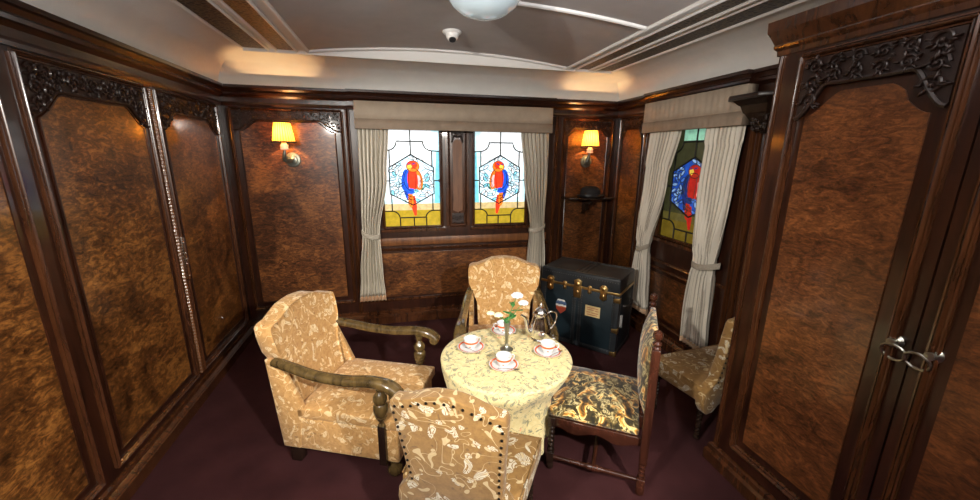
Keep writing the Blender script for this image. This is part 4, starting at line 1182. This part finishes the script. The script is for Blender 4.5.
clasp(-0.255, True); clasp(0.225, True); clasp(-0.12, False); clasp(0.105, False)
b = MB(); y = -d / 2 - .006
b.prism([(-.03, zl - .09), (.03, zl - .09), (.036, zl - .02), (.03, zl + .03), (.035, zl + .06), (0, zl + .078), (-.035, zl + .06), (-.03, zl + .03), (-.036, zl - .02)], y, y - .014, lambda a, c, e: (a, e, c)); b.blob((0, y - .014, zl + .03), (.022, .010, .022), None, 14, 5); b.blob((0, y - .014, zl - .04), (.015, .008, .018), None, 12, 5)
b.build('lock', MAT['brass'], t, bevel=0.002)
for x in (w / 2 - .022,):
    for z in (0.03, 0.24, zl - .05):
        b = MB(); b.prism([(x - .02, z - .015), (x + .026, z - .022), (x + .026, z + .022), (x - .02, z + .015)], -d / 2 - .004, -d / 2 - .010, lambda a, c, e: (a, e, c)); b.box(w / 2 + .003, w / 2 + .009, -d / 2 - .008, -d / 2 + .03, z - .022, z + .022); b.build('corner_plate', MAT['brass'], t, bevel=0.002)
b = MB(); b.tube(catmull([(w / 2 + .004, -.10, .43), (w / 2 + .03, -.08, .43), (w / 2 + .035, 0, .415), (w / 2 + .03, .08, .43), (w / 2 + .004, .10, .43)], 4), 0.011, 8); b.build('handle', MAT['leather'], t)
b = MB(); b.box(w / 2 + .006, w / 2 + .009, -.15, -.125, .26, .36); b.box(w / 2 + .010, w / 2 + .012, -.12, -.10, .24, .35); o = b.build('luggage_tag', MAT['white'], t); o['label'] = 'white paper luggage tags'
# stickers
def sticker_red():
    n = NT('travel_sticker'); v = n.coord((1, 1, 1), 'Object')
    s = n.n('ShaderNodeSeparateXYZ'); n.l(v, s.inputs[0])
    z = n.math('ADD', s.outputs[2], n.math('MULTIPLY', n.noise(v, 40, 2), 0.02))
    n.col(n.ramp(n.math('MULTIPLY', n.math('SUBTRACT', z, 0.26), 6.0), [(0.0, (0.40, 0.06, 0.03)), (0.50, (0.55, 0.16, 0.07)), (0.56, (0.75, 0.72, 0.66)), (0.66, (0.06, 0.10, 0.20)), (0.80, (0.10, 0.16, 0.28)), (0.86, (0.75, 0.72, 0.66))], 'CONSTANT'))
    return n.done(0.5)
b = MB(); cx, cz = -0.150, 0.345
b.prism([(cx - .045, cz - .03), (cx, cz - .072), (cx + .045, cz - .03), (cx + .052, cz + .03), (cx + .03, cz + .062), (cx - .03, cz + .062), (cx - .052, cz + .03)], -d / 2 - .0005, -d / 2 - .002, lambda a, c, e: (a, e, c)); o = b.build('sticker', sticker_red(), t, smooth=False); o['label'] = 'shield shaped red and blue travel sticker'
b = MB(); b.box(0.075, 0.205, -d / 2 - .002, -d / 2 - .0005, 0.315, 0.412); o = b.build('sticker', MAT['paper'], t, smooth=False); o['label'] = 'cream rectangular travel sticker'
b = MB()
MAT['ink'] = plain('faded_red_ink', (0.45, 0.13, 0.05), 0.7)
for (x0, x1, z) in ((0.088, 0.190, 0.392), (0.092, 0.150, 0.376), (0.160, 0.192, 0.372), (0.088, 0.120, 0.352), (0.13, 0.19, 0.350), (0.095, 0.185, 0.332)):
    b.box(x0, x1, -d / 2 - .0028, -d / 2 - .002, z - .003, z + .003)
b.build('sticker_print', MAT['ink'], t, smooth=False)
